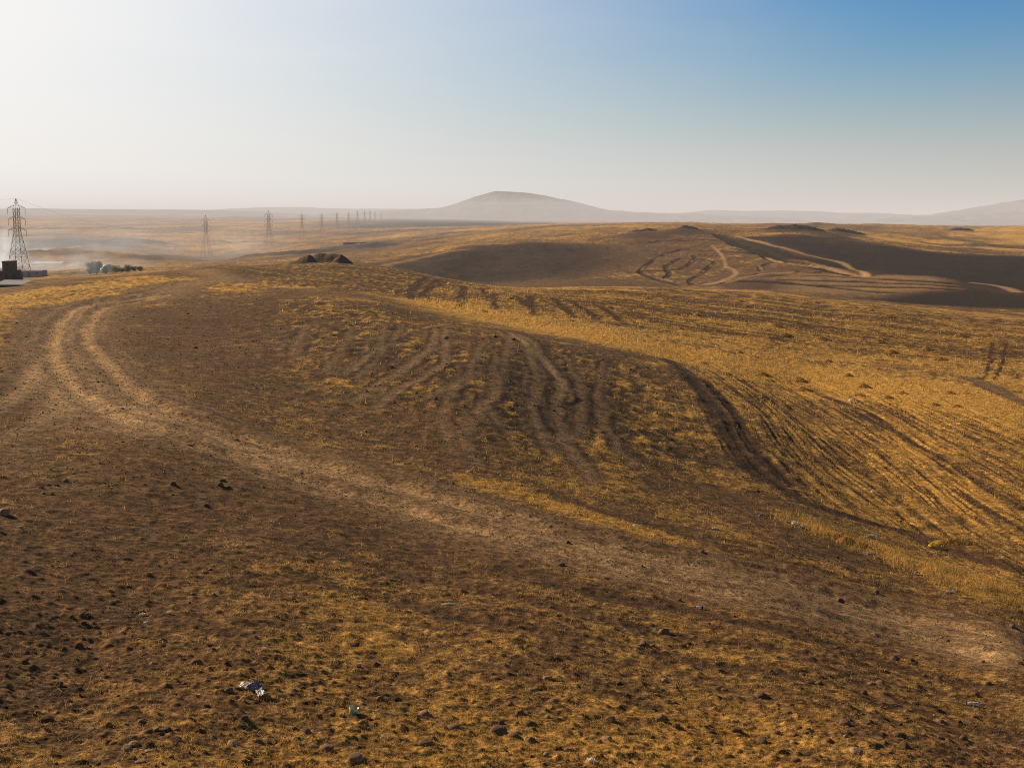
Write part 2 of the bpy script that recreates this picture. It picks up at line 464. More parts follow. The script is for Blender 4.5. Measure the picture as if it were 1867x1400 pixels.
# tyre streaks beside the road
for l, k in (([(520, 980), (800, 1060), (1100, 1130), (1400, 1180)], 1), ([(620, 960), (900, 1040), (1250, 1120), (1600, 1200)], 1), ([(760, 980), (1000, 1050), (1400, 1140), (1867, 1260)], 1), ([(560, 1050), (900, 1130), (1300, 1210), (1867, 1340)], 1),
             ([(900, 900), (1050, 960), (1200, 1010)], .6), ([(1100, 930), (1300, 990), (1500, 1040), (1700, 1090)], 1), ([(1000, 900), (1200, 960), (1450, 1010)], 1)):
    m = stroke(l, 0.55, soft=0.9) * sstep(-0.3, 0.3, nA)
    straw -= 0.35 * k * m; dark += 0.25 * k * m; lift -= 0.03 * m
# the pair of ruts and the brown cut at the right of the field
m = stroke([(1772, 690), (1800, 702), (1840, 722), (1900, 748)], 1.5, ymin=70, soft=0.6)
straw -= 0.9 * m; dark += 0.3 * m; track += 0.35 * m; lift -= 0.05 * m
for l in ([(1810, 626), (1805, 655), (1795, 690)], [(1833, 626), (1828, 660), (1812, 692)]):
    m = stroke(l, 0.30, ymin=80, soft=0.8) * (.5 + .5 * sstep(-.3, .2, nB))
    straw -= 0.6 * m; dark += 0.5 * m

bare = np.maximum(bare, np.clip(dark - .55, 0, 1) * 2)
pf_ = fade(650, 1000)
# ---- middle distance
nM = fbm(GX / 45, GY / 60, 4, 81)
nS = fbm(GX / 8, GY / 12, 3, 83)
straw = mixm(straw, 0.50 + 0.45 * nM + 0.25 * nS, far_w)
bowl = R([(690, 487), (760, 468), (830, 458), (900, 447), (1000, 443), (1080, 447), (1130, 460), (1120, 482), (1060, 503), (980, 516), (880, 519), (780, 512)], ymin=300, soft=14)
straw = mixm(straw, 0.12 + 0.15 * nS, bowl); dark = mixm(dark, 0.80 + 0.12 * nM, bowl)  # self-shadow of the bowl painted in as dark cover
m = R([(860, 515), (1000, 508), (1180, 505), (1260, 520), (1100, 530), (900, 526)], ymin=290, soft=10)
straw = mixm(straw, 0.25 + 0.2 * nS, m); dark = mixm(dark, 0.1, m)
hill = R([(1100, 440), (1180, 424), (1300, 418), (1350, 440), (1425, 474), (1560, 500), (1440, 500), (1330, 518), (1240, 520), (1166, 497), (1120, 470)], ymin=330, soft=12)
straw = mixm(straw, 0.34 + 0.4 * nM + 0.3 * nS, hill)
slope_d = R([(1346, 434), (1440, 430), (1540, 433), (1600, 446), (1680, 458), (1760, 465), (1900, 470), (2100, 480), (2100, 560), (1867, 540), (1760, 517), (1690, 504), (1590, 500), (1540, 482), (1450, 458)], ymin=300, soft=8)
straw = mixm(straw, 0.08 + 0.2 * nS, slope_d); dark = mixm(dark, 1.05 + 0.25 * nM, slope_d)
m = R([(1500, 436), (1545, 438), (1530, 447), (1495, 444)], ymin=330, soft=14)
straw += 0.5 * m; dark -= 0.4 * m
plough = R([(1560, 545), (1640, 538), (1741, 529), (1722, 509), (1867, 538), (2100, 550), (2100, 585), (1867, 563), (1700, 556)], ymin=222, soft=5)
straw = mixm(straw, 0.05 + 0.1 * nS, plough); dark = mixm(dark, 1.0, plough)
pale = R([(1429, 499), (1585, 503), (1683, 504), (1722, 509), (1741, 528), (1618, 534), (1530, 536), (1435, 529)], ymin=235, soft=4)
straw = mixm(straw, 0.32 + 0.15 * nS, pale); dark = mixm(dark, 0.06, pale); track += 0.62 * pale * (.75 + .5 * nS)
m = R([(1331, 520), (1360, 512), (1435, 515), (1440, 527), (1350, 528)], ymin=235, soft=5)
straw = mixm(straw, 0.05, m); dark = mixm(dark, 0.4, m)
trench = [
    [(1166, 496), (1187, 478), (1214, 462), (1246, 454), (1292, 456), (1348, 460), (1391, 464), (1426, 475)],
    [(1166, 496), (1187, 506), (1209, 512), (1241, 520)],
    [(1206, 510), (1221, 500), (1214, 486), (1236, 472)],
    [(1170, 494), (1241, 491), (1254, 484), (1269, 472), (1265, 466)],
    [(1236, 472), (1278, 472), (1304, 478), (1284, 494), (1257, 510), (1262, 519)],
    [(1265, 464), (1316, 467), (1353, 470)],
    [(1426, 475), (1402, 480), (1383, 487), (1388, 495), (1380, 500), (1335, 511), (1308, 518)],
]
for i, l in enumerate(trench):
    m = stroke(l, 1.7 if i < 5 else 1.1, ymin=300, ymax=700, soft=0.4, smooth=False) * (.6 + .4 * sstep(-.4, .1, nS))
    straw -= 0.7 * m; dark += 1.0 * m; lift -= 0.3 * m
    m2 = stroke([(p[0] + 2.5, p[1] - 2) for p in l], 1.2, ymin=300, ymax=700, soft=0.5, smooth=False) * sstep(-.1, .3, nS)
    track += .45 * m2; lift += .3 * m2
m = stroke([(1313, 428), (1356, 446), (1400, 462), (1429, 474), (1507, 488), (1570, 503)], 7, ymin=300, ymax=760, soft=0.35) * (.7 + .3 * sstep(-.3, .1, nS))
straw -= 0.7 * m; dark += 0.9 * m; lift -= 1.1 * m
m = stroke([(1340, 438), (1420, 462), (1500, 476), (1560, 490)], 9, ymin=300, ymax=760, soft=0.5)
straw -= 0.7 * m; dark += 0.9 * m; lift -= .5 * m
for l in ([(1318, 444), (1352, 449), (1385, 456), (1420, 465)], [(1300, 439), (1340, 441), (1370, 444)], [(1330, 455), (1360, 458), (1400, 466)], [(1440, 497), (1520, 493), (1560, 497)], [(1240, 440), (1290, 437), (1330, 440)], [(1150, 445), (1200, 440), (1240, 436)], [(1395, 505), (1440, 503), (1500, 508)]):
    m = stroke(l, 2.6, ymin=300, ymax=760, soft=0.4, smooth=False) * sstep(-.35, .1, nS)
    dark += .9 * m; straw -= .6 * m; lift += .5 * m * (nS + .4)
for l, wd in (([(1344, 430), (1400, 445), (1455, 460), (1539, 480), (1582, 501)], 1.9), ([(1400, 464), (1429, 475), (1507, 486), (1570, 500)], 2.0), ([(1299, 447), (1315, 464), (1323, 486), (1318, 490)], 1.2), ([(1323, 486), (1341, 496), (1336, 504), (1286, 519)], 1.6), ([(1286, 519), (1354, 506), (1396, 499), (1440, 497)], 2.6),
              ([(1777, 516), (1810, 520), (1835, 525), (1856, 533)], 3.0)):
    m = stroke(l, wd, ymin=290, ymax=760, soft=0.7)
    track += 0.8 * m; dark = dark * (1 - m); straw = mixm(straw, 0.25, m)
for l in ([(1429, 502), (1560, 506), (1728, 516)], [(1440, 510), (1580, 514), (1735, 522)], [(1450, 518), (1600, 523), (1741, 528)], [(1360, 512), (1500, 522), (1618, 533)]):
    m = stroke(l, 6.0, ymin=240, ymax=500, soft=0.5)
    dark += 1.0 * m; straw -= 0.3 * m; track -= .5 * m; lift -= .35 * m
m = stroke([(700, 486), (730, 477), (790, 465), (850, 455)], 4, ymin=250, ymax=900, soft=0.7)
track += 0.5 * m; straw += 0.2 * m
for cx, cy, rx in ((1180, 426, 22), (1250, 419, 26), (1450, 416, 45), (1530, 423, 25)):
    m = R([(cx - rx, cy + 2), (cx, cy - 2), (cx + rx, cy + 1), (cx + rx * .8, cy + 7), (cx - rx * .7, cy + 7)], ymin=400, soft=10)
    straw -= 0.5 * m; dark += 0.8 * m
# scrub and stubble that mottle the middle distance
nT = fbm(GX / 1.5, GY / 4.0, 3, 85); nU = fbm(GX / 5, GY / 16, 3, 87)
mt_ = fade(150, 260) * (1 - fade(1500, 3000))
nV = perlin(GX / 2.4, GY / 7, 89)
straw += mt_ * (0.48 * nT + 0.32 * nU) * (1 - .5 * bowl)
dark += mt_ * (0.9 * np.maximum(nV - .38, 0) + .25 * np.maximum(-nT, 0))
dark += mt_ * 0.35 * np.maximum(nU - .05, 0)
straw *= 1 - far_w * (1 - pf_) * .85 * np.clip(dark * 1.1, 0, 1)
m = stroke([(52, 520), (100, 517), (135, 514), (168, 510)], 4, ymin=165, ymax=330, soft=0.6) * (.5 + .5 * sstep(-.2, .2, nT))
dark += .9 * m; straw -= .6 * m
# golden hills at the right
m = fade(600, 720) * (1 - fade(2500, 3500)) * sstep(0.15, 0.3, GA)
straw += m * 0.6 * sstep(-0.15, 0.3, nM); dark += m * 0.6 * sstep(0.0, -0.4, nM)
# ---- far plain
nP = fbm(GX / 260, GY / 900, 4, 91)
nQ = fbm(GX / 60, GY / 300, 3, 93)
pf = fade(650, 1000)
straw = mixm(straw, 0.50 + 0.6 * nP + 0.4 * nQ + 0.2 * nU, pf)
track = mixm(track, 0.30 + 0.2 * nQ, pf)
ff = fade(5000, 8000)
straw = mixm(straw, 0.25 + 0.3 * nP, ff); track = mixm(track, 0.55 + 0.3 * nP, ff)
nR = fbm(GX / 170, GY / 330, 4, 95)
dark = mixm(dark, 0.75 * sstep(0.10, 0.40, -nP + 0.35 * nQ) + 0.8 * sstep(.22, .42, nR), pf)
m = R([(655, 408), (720, 402), (820, 400), (930, 405), (960, 408), (840, 412), (700, 414)], ymin=2500, soft=220)
dark += 1.1 * m; straw -= 0.6 * m; track *= 1 - m
for l, wd in (([(330, 440), (450, 441), (592, 443)], 23), ([(420, 422), (560, 422)], 31), ([(640, 449), (680, 447), (760, 449)], 23), ([(0, 418), (130, 418), (220, 417)], 104), ([(30, 441), (100, 438), (150, 448)], 57), ([(190, 444), (240, 437), (285, 443)], 41), ([(300, 474), (380, 470), (470, 468), (540, 464)], 57), ([(260, 424), (325, 423)], 52)):
    m = stroke(l, wd, ymin=600, soft=0.9) * sstep(-.5, .1, nR + .5 * nQ)
    dark += 0.75 * m; straw -= 0.4 * m; lift += wd * .05 * m * (.5 + nQ)
m = stroke([(95, 457), (160, 448), (240, 440)], 8, ymin=600, soft=0.6)
track += 0.7 * m

# tussocks and crumbs: straw on the tops, dark soil and painted shadow between
T1 = fbm(GX / .62, GY / 1.25, 2, 113) + 0.35 * fbm(GX / 2.4, GY / 3.5, 2, 116)
T2 = (fbm(GX / .21, GY / .26, 3, 114) + 0.22 * fbm(GX / 1.1, GY / 1.2, 2, 117)) * (.45 + .75 * np.clip(straw, 0, .8))
track *= 1 - pf_ * .85 * np.clip(dark, 0, 1)
k1 = fade(32, 52) * (1 - fade(180, 250)); k2 = 1 - fade(34, 60)
free = np.clip(1 - 1.5 * track, 0, 1)
zone = np.clip(.72 * knoll + .9 * lfield + .75 * hump + .42 * gold + .16, 0, 1) * free * (1 - .85 * np.clip(bare, 0, 1)) * (1 - .45 * slope_m) * (1 - .5 * field_m)
lift += k1 * zone * .13 * np.maximum(T1, -.15) + k2 * free * .016 * T2
straw += k1 * zone * .60 * T1 + k2 * free * .48 * T2
dark += k1 * zone * .9 * np.maximum(-T1 - .04, 0) + k2 * free * .4 * np.maximum(-T2 - .05, 0)
straw = np.clip(straw, 0, 1.2); track = np.clip(track, 0, 1); dark = np.clip(dark, 0, 1)

# ---- small relief: clods, ruts, tufts
sp = np.maximum(np.gradient(ys)[:, None] * np.ones((1, NC)), np.abs(0.0008 * (GY + APEX)))
rough = np.clip(1 - 0.75 * track, 0.2, 1)


def octave(wl, seed):
    k = sstep(1.6, 3.2, wl / sp)
    n = perlin(GX / wl, GY / wl, seed)
    return k * n


clod = np.zeros((NR, NC))
for wl, amp, seed in ((1.1, .008, 101), (.55, .011, 102), (.28, .015, 103), (.15, .014, 104), (.085, .011, 105)):
    o = octave(wl, seed)
    clod += amp * (o + 0.9 * np.maximum(o - 0.25, 0) * 2)
clod *= rough * (1 - fade(150, 230))
big = np.maximum(fbm(GX / 1.5, GY / 1.8, 3, 111) - 0.12, 0) * (1 - fade(140, 230))
clod += big * (0.10 * knoll + 0.10 * gold + 0.02)
GZ = GZ + lift + clod

# ------------------------------------------------------------------ materials
def new_mat(name):
    m = bpy.data.materials.new(name)
    m.use_nodes = True
    nt = m.node_tree
    for n in list(nt.nodes):
        nt.nodes.remove(n)
    return m, nt


class NT:
    def __init__(self, nt):
        self.nt = nt

    def n(self, t, **kw):
        nd = self.nt.nodes.new(t)
        for k, v in kw.items():
            setattr(nd, k, v)
        return nd

    def link(self, a, b):
        self.nt.links.new(a, b)

    def val(self, sock, v):
        if hasattr(v, 'is_output'):
            self.link(v, sock)
        else:
            sock.default_value = v

    def math(self, op, a, b=0.0, c=None, clamp=False):
        nd = self.n('ShaderNodeMath', operation=op, use_clamp=clamp)
        self.val(nd.inputs[0], a); self.val(nd.inputs[1], b)
        if c is not None:
            self.val(nd.inputs[2], c)
        return nd.outputs[0]

    def mix(self, fac, a, b, blend='MIX'):
        nd = self.n('ShaderNodeMix', data_type='RGBA', blend_type=blend)
        self.val(nd.inputs[0], fac)
        for s, v in ((nd.inputs[6], a), (nd.inputs[7], b)):
            if isinstance(v, tuple):
                s.default_value = (*v, 1)
            else:
                self.link(v, s)
        return nd.outputs[2]

    def noise(self, vec, scale, detail=4, rough=0.55, dist=0.0):
        nd = self.n('ShaderNodeTexNoise')
        self.link(vec, nd.inputs['Vector'])
        nd.inputs['Scale'].default_value = scale; nd.inputs['Detail'].default_value = detail
        nd.inputs['Roughness'].default_value = rough; nd.inputs['Distortion'].default_value = dist
        return nd.outputs[0]

    def smooth(self, x, a, b):
        nd = self.n('ShaderNodeMapRange', interpolation_type='SMOOTHSTEP')
        self.val(nd.inputs[0], x)
        nd.inputs[1].default_value = a; nd.inputs[2].default_value = b
        return nd.outputs[0]

    def bsdf(self, color, rough=0.9, bump=None, spec=0.15):
        b = self.n('ShaderNodeBsdfPrincipled')
        if isinstance(color, tuple):
            b.inputs['Base Color'].default_value = (*color, 1)
        else:
            self.link(color, b.inputs['Base Color'])
        self.val(b.inputs['Roughness'], rough)
        b.inputs['Specular IOR Level'].default_value = spec
        if bump is not None:
            self.link(bump, b.inputs['Normal'])
        return b

    def bump(self, h, strength=0.5, dist=0.05, normal=None):
        nd = self.n('ShaderNodeBump')
        nd.inputs['Strength'].default_value = strength; nd.inputs['Distance'].default_value = dist
        self.link(h, nd.inputs['Height'])
        if normal is not None:
            self.link(normal, nd.inputs['Normal'])
        return nd.outputs[0]

    def out(self, surf=None, vol=None):
        o = self.n('ShaderNodeOutputMaterial')
        if surf is not None:
            self.link(surf, o.inputs[0])
        if vol is not None:
            self.link(vol, o.inputs[1])

    def coord(self, kind='Object'):
        return self.n('ShaderNodeTexCoord').outputs[kind]


def ground_material():
    m, nt = new_mat('dry_earth')
    N = NT(nt)
    P = N.coord('Object')
    at = N.n('ShaderNodeAttribute', attribute_name='cover')
    sep = N.n('ShaderNodeSeparateColor')
    N.link(at.outputs['Color'], sep.inputs[0])
    straw_, track_, dark_ = sep.outputs[0], sep.outputs[1], sep.outputs[2]
    n_big = N.noise(P, 0.35, 5, 0.6)
    n_mid = N.noise(P, 3.2, 6, 0.62)
    n_fine = N.noise(P, 22.0, 5, 0.65)
    n_grit = N.noise(P, 75.0, 3, 0.6)
    soil = N.mix(N.smooth(n_mid, 0.3, 0.72), SOIL_D, SOIL_L)
    soil = N.mix(N.math('MULTIPLY', N.smooth(n_big, 0.35, 0.7), 0.5), soil, SOIL_R)
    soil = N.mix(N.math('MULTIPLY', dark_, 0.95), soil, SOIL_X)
    soil = N.mix(track_, soil, N.mix(n_mid, ROAD_A, ROAD_B))
    gold = N.mix(N.smooth(n_mid, 0.3, 0.7), STRAW_A, STRAW_B)
    gold = N.mix(N.math('MULTIPLY', N.smooth(n_fine, 0.55, 0.75), 0.5), gold, STRAW_C)
    k = N.math('ADD', N.math('MULTIPLY', N.math('SUBTRACT', n_fine, 0.5), 1.5), N.math('MULTIPLY', N.math('SUBTRACT', n_mid, 0.5), 0.9))
    k = N.math('ADD', k, straw_)
    fac = N.smooth(k, 0.30, 0.90)
    sepP = N.n('ShaderNodeSeparateXYZ'); N.link(P, sepP.inputs[0])
    # under the real blades of the close slope the soil itself shows
    fac = N.math('MULTIPLY', fac, N.math('ADD', 0.62, N.math('MULTIPLY', N.smooth(sepP.outputs[1], 22.0, 60.0), 0.38)))
    col = N.mix(fac, soil, gold)
    spd = N.smooth(n_grit, 0.30, 0.72)
    col = N.mix(1.0, col, N.mix(spd, (0.42, 0.42, 0.42), (1.50, 1.47, 1.42)), 'MULTIPLY')
    n_dash = N.noise(P, 8.5, 3, 0.6)
    col = N.mix(1.0, col, N.mix(N.smooth(n_dash, 0.33, 0.68), (0.55, 0.54, 0.53), (1.42, 1.40, 1.36)), 'MULTIPLY')
    n_clump = N.noise(P, 2.1, 3, 0.6)
    col = N.mix(1.0, col, N.mix(N.smooth(n_clump, 0.34, 0.66), (0.72, 0.71, 0.70), (1.25, 1.24, 1.22)), 'MULTIPLY')
    hgt = N.math('ADD', N.math('MULTIPLY', n_fine, 1.0), N.math('MULTIPLY', n_grit, 0.35))
    b1 = N.bump(hgt, 0.85, 0.035)
    b2 = N.bump(n_mid, 0.5, 0.10, b1)
    N.out(N.bsdf(col, 0.95, b2, 0.1).outputs[0])
    return m


SOIL_D = (0.105, 0.057, 0.025)
SOIL_L = (0.275, 0.152, 0.067)
SOIL_R = (0.230, 0.118, 0.046)
SOIL_X = (0.030, 0.018, 0.0115)
ROAD_A = (0.480, 0.290, 0.138)
ROAD_B = (0.660, 0.425, 0.215)
STRAW_A = (0.62, 0.320, 0.062)
STRAW_B = (0.90, 0.530, 0.120)
STRAW_C = (0.86, 0.600, 0.220)


def plain_mat(name, c0, c1, scale=4.0, rough=0.85, bump=0.3, spec=0.2, random_tint=0.0, bump_dist=0.02):
    m, nt = new_mat(name)
    N = NT(nt)
    P = N.coord('Object')
    n1 = N.noise(P, scale, 5, 0.6)
    n2 = N.noise(P, scale * 7, 3, 0.6)
    col = N.mix(N.smooth(n1, 0.3, 0.7), c0, c1)
    col = N.mix(1.0, col, N.mix(n2, (0.75, 0.75, 0.75), (1.2, 1.2, 1.2)), 'MULTIPLY')
    if random_tint:
        oi = N.n('ShaderNodeObjectInfo')
        hv = N.n('ShaderNodeHueSaturation')
        N.link(col, hv.inputs['Color'])
        N.link(N.math('ADD', N.math('MULTIPLY', oi.outputs['Random'], random_tint), 1 - random_tint * 0.5), hv.inputs['Value'])
        col = hv.outputs[0]
    N.out(N.bsdf(col, rough, N.bump(N.math('ADD', n1, N.math('MULTIPLY', n2, 0.4)), bump, bump_dist), spec).outputs[0])
    return m


MAT = {}
MAT['ground'] = ground_material()
MAT['stone'] = plain_mat('field_stone', (0.17, 0.095, 0.045), (0.30, 0.175, 0.09), 9, 0.9, 0.5, 0.2, 0.5)
MAT['pale_stone'] = plain_mat('pale_stone', (0.28, 0.17, 0.09), (0.46, 0.30, 0.17), 9, 0.85, 0.4, 0.2, 0.3)
MAT['dark_stone'] = plain_mat('dark_clod', (0.13, 0.072, 0.034), (0.24, 0.138, 0.066), 12, 0.95, 0.7, 0.1, 0.4)
MAT['clod'] = plain_mat('soil_clod', (0.13, 0.073, 0.036), (0.29, 0.170, 0.085), 6, 0.95, 0.5, 0.1)
MAT['steel'] = plain_mat('rusty_steel', (0.19, 0.12, 0.08), (0.32, 0.21, 0.145), 0.6, 0.75, 0.1, 0.3)
MAT['insulator'] = plain_mat('dark_insulator', (0.06, 0.04, 0.03), (0.10, 0.07, 0.05), 2, 0.4, 0.0, 0.5)
MAT['cable'] = plain_mat('cable', (0.18, 0.16, 0.15), (0.22, 0.2, 0.19), 1, 0.6, 0.0, 0.3)
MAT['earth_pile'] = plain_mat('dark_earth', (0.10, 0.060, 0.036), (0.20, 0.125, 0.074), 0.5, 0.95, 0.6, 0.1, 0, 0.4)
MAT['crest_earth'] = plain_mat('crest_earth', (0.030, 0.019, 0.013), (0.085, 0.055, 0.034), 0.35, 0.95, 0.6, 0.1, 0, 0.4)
MAT['brown_wall'] = plain_mat('brown_block', (0.13, 0.082, 0.056), (0.20, 0.13, 0.09), 0.7, 0.9, 0.3, 0.1)
MAT['pale_wall'] = plain_mat('pale_render', (0.30, 0.24, 0.20), (0.40, 0.33, 0.28), 0.5, 0.9, 0.2, 0.1)
MAT['white_roof'] = plain_mat('white_sheet_metal', (0.30, 0.29, 0.28), (0.42, 0.40, 0.39), 0.5, 0.5, 0.1, 0.4)
MAT['bright_roof'] = plain_mat('bright_sheet_metal', (0.66, 0.64, 0.61), (0.80, 0.78, 0.75), 0.5, 0.5, 0.0, 0.4)
MAT['dark_open'] = plain_mat('dark_opening', (0.02, 0.017, 0.015), (0.03, 0.026, 0.023), 1, 0.6, 0.0, 0.3)
MAT['leaf'] = plain_mat('leaf', (0.085, 0.120, 0.040), (0.17, 0.21, 0.08), 0.7, 0.8, 0.0, 0.2)
MAT['bark'] = plain_mat('bark', (0.07, 0.05, 0.035), (0.12, 0.09, 0.06), 3, 0.95, 0.4, 0.1)
def film_mat(name, c, t=0.3):
    m, nt = new_mat(name)
    N = NT(nt)
    n1 = N.noise(N.coord('Object'), 14, 4, 0.6)
    col = N.mix(n1, tuple(v * .88 for v in c), c)
    tr = N.n('ShaderNodeBsdfTranslucent'); N.link(col, tr.inputs[0])
    mx = N.n('ShaderNodeMixShader'); mx.inputs[0].default_value = t
    N.link(N.bsdf(col, 0.35, None, 0.5).outputs[0], mx.inputs[1]); N.link(tr.outputs[0], mx.inputs[2])
    N.out(mx.outputs[0])
    return m


MAT['white_plastic'] = film_mat('white_plastic', (0.92, 0.90, 0.86))
MAT['grey_plastic'] = plain_mat('grey_plastic', (0.16, 0.16, 0.19), (0.30, 0.30, 0.34), 14, 0.4, 0.3, 0.5)
MAT['green_plastic'] = film_mat('pale_green_plastic', (0.62, 0.72, 0.52))
MAT['yellow_plastic'] = film_mat('yellow_plastic', (0.88, 0.66, 0.05))
MAT['blue_plastic'] = plain_mat('blue_plastic', (0.02, 0.05, 0.16), (0.03, 0.08, 0.24), 12, 0.4, 0.1, 0.5)
MAT['teal_plastic'] = plain_mat('teal_plastic', (0.03, 0.20, 0.18), (0.05, 0.28, 0.25), 12, 0.4, 0.1, 0.5)
MAT['lilac_plastic'] = plain_mat('lilac_plastic', (0.22, 0.20, 0.32), (0.34, 0.32, 0.45), 12, 0.4, 0.1, 0.5)


def leaf_mat():
    m, nt = new_mat('leaf')
    N = NT(nt)
    n1 = N.noise(N.coord('Object'), 0.8, 4, 0.6)
    col = N.mix(N.smooth(n1, 0.3, 0.7), (0.10, 0.14, 0.045), (0.22, 0.27, 0.10))
    t = N.n('ShaderNodeBsdfTranslucent'); N.link(col, t.inputs[0])
    mx = N.n('ShaderNodeMixShader'); mx.inputs[0].default_value = 0.5
    N.link(N.bsdf(col, 0.7, None, 0.2).outputs[0], mx.inputs[1]); N.link(t.outputs[0], mx.inputs[2])
    N.out(mx.outputs[0])
    return m


MAT['leaf'] = leaf_mat()


def clear_mat():
    m, nt = new_mat('clear_plastic')
    N = NT(nt)
    b = N.bsdf((0.90, 0.91, 0.92), 0.15, None, 0.6)
    b.inputs['Transmission Weight'].default_value = 0.45
    b.inputs['IOR'].default_value = 1.2
    N.out(b.outputs[0])
    return m


MAT['clear'] = clear_mat()


def gravel_mat():
    m, nt = new_mat('gravel_grain')
    N = NT(nt)
    at = N.n('ShaderNodeAttribute', attribute_name='tone')
    col = N.mix(at.outputs['Fac'], (0.075, 0.042, 0.022), (0.42, 0.265, 0.14))
    n1 = N.noise(N.coord('Object'), 60, 3, 0.6)
    col = N.mix(1.0, col, N.mix(n1, (0.7, 0.7, 0.7), (1.25, 1.25, 1.25)), 'MULTIPLY')
    N.out(N.bsdf(col, 0.9, None, 0.15).outputs[0])
    return m


MAT['gravel'] = gravel_mat()


def straw_mat():
    m, nt = new_mat('straw_blade')
    N = NT(nt)
    at = N.n('ShaderNodeAttribute', attribute_name='tone')
    sep = N.n('ShaderNodeSeparateColor')
    N.link(at.outputs['Color'], sep.inputs[0])
    col = N.mix(sep.outputs[0], (0.32, 0.160, 0.038), (0.96, 0.610, 0.175))
    col = N.mix(sep.outputs[1], col, (0.78, 0.58, 0.30))
    col = N.mix(sep.outputs[2], col, (0.20, 0.17, 0.05))
    d = N.bsdf(col, 0.8, None, 0.15)
    t = N.n('ShaderNodeBsdfTranslucent')
    N.link(col, t.inputs[0])
    mx = N.n('ShaderNodeMixShader')
    mx.inputs[0].default_value = 0.45
    N.link(d.outputs[0], mx.inputs[1]); N.link(t.outputs[0], mx.inputs[2])
    N.out(mx.outputs[0])
    return m


MAT['straw'] = straw_mat()


# ------------------------------------------------------------------ object helpers
def tag(o, label=None, cat=None, group=None, kind=None):
    if label: o['label'] = label
    if cat: o['category'] = cat
    if group: o['group'] = group
    if kind: o['kind'] = kind
    return o


def mesh_np(name, V, Q, mat, smooth=True):
    V = np.asarray(V, np.float32); Q = np.asarray(Q, np.int32)
    me = bpy.data.meshes.new(name)
    k = Q.shape[1]
    me.vertices.add(len(V)); me.vertices.foreach_set('co', V.ravel())
    me.loops.add(Q.size); me.loops.foreach_set('vertex_index', Q.ravel())
    me.polygons.add(len(Q))
    me.polygons.foreach_set('loop_start', np.arange(0, Q.size, k, dtype=np.int32))
    me.polygons.foreach_set('use_smooth', np.full(len(Q), smooth))
    me.update(calc_edges=True)
    me.materials.append(mat)
    return me


def link(name, me, parent=None, loc=None):
    o = bpy.data.objects.new(name, me)
    C.objects.link(o)
    if parent is not None:
        o.parent = parent
    if loc is not None:
        o.location = loc
    return o


def empty(name, loc=(0, 0, 0), rz=0.0):
    o = bpy.data.objects.new(name, None)
    C.objects.link(o)
    o.location = loc
    o.rotation_euler = (0, 0, rz)
    o.empty_display_size = 0.2
    return o


def copy_tree(o, parent=None):
    c = o.copy()
    C.objects.link(c)
    c.parent = parent
    for ch in list(o.children):
        copy_tree(ch, c)
    return c


class MB:
    """Collects boxes, bars and sheets into one mesh."""
    def __init__(self):
        self.v, self.f = [], []

    def add(self, vs, fs):
        k = len(self.v)
        self.v += [tuple(p) for p in vs]
        self.f += [tuple(i + k for i in f) for f in fs]

    def box(self, x0, x1, y0, y1, z0, z1):
        self.add([(x0, y0, z0), (x1, y0, z0), (x1, y1, z0), (x0, y1, z0), (x0, y0, z1), (x1, y0, z1), (x1, y1, z1), (x0, y1, z1)],
                 [(0, 3, 2, 1), (4, 5, 6, 7), (0, 1, 5, 4), (1, 2, 6, 5), (2, 3, 7, 6), (3, 0, 4, 7)])

    def bar(self, a, b, w):
        a, b = Vector(a), Vector(b)
        d = (b - a).normalized()
        s = d.cross(Vector((0, 0, 1)))
        if s.length < 1e-3:
            s = Vector((1, 0, 0))
        s.normalize(); t = d.cross(s).normalized()
        h = w / 2
        vs = [p + s * i * h + t * j * h for p in (a, b) for i, j in ((-1, -1), (1, -1), (1, 1), (-1, 1))]
        self.add(vs, [(0, 1, 2, 3), (7, 6, 5, 4), (0, 4, 5, 1), (1, 5, 6, 2), (2, 6, 7, 3), (3, 7, 4, 0)])

    def build(self, name, mat, parent=None, loc=None, smooth=False):
        me = bpy.data.meshes.new(name)
        me.from_pydata(self.v, [], self.f)
        me.materials.append(mat)
        me.polygons.foreach_set('use_smooth', [smooth] * len(self.f))
        me.update()
        return link(name, me, parent, loc)


def zat(x, y):
    return float(sample(GZ, x, y))


# ------------------------------------------------------------------ ground
V = np.stack([GX.ravel(), GY.ravel(), GZ.ravel()], 1)
ii = (np.arange(NR - 1)[:, None] * NC + np.arange(NC - 1)[None]).ravel()
Q = np.stack([ii, ii + 1, ii + NC + 1, ii + NC], 1)
me = mesh_np('ground', V, Q, MAT['ground'])
cov = np.stack([straw.ravel(), track.ravel(), dark.ravel(), np.ones(straw.size)], 1).astype(np.float32)
att = me.attributes.new('cover', 'FLOAT_COLOR', 'POINT')
att.data.foreach_set('color', cov.ravel())
ground = link('ground', me)
tag(ground, 'rolling dry hills of brown earth and golden stubble', 'ground', kind='structure')


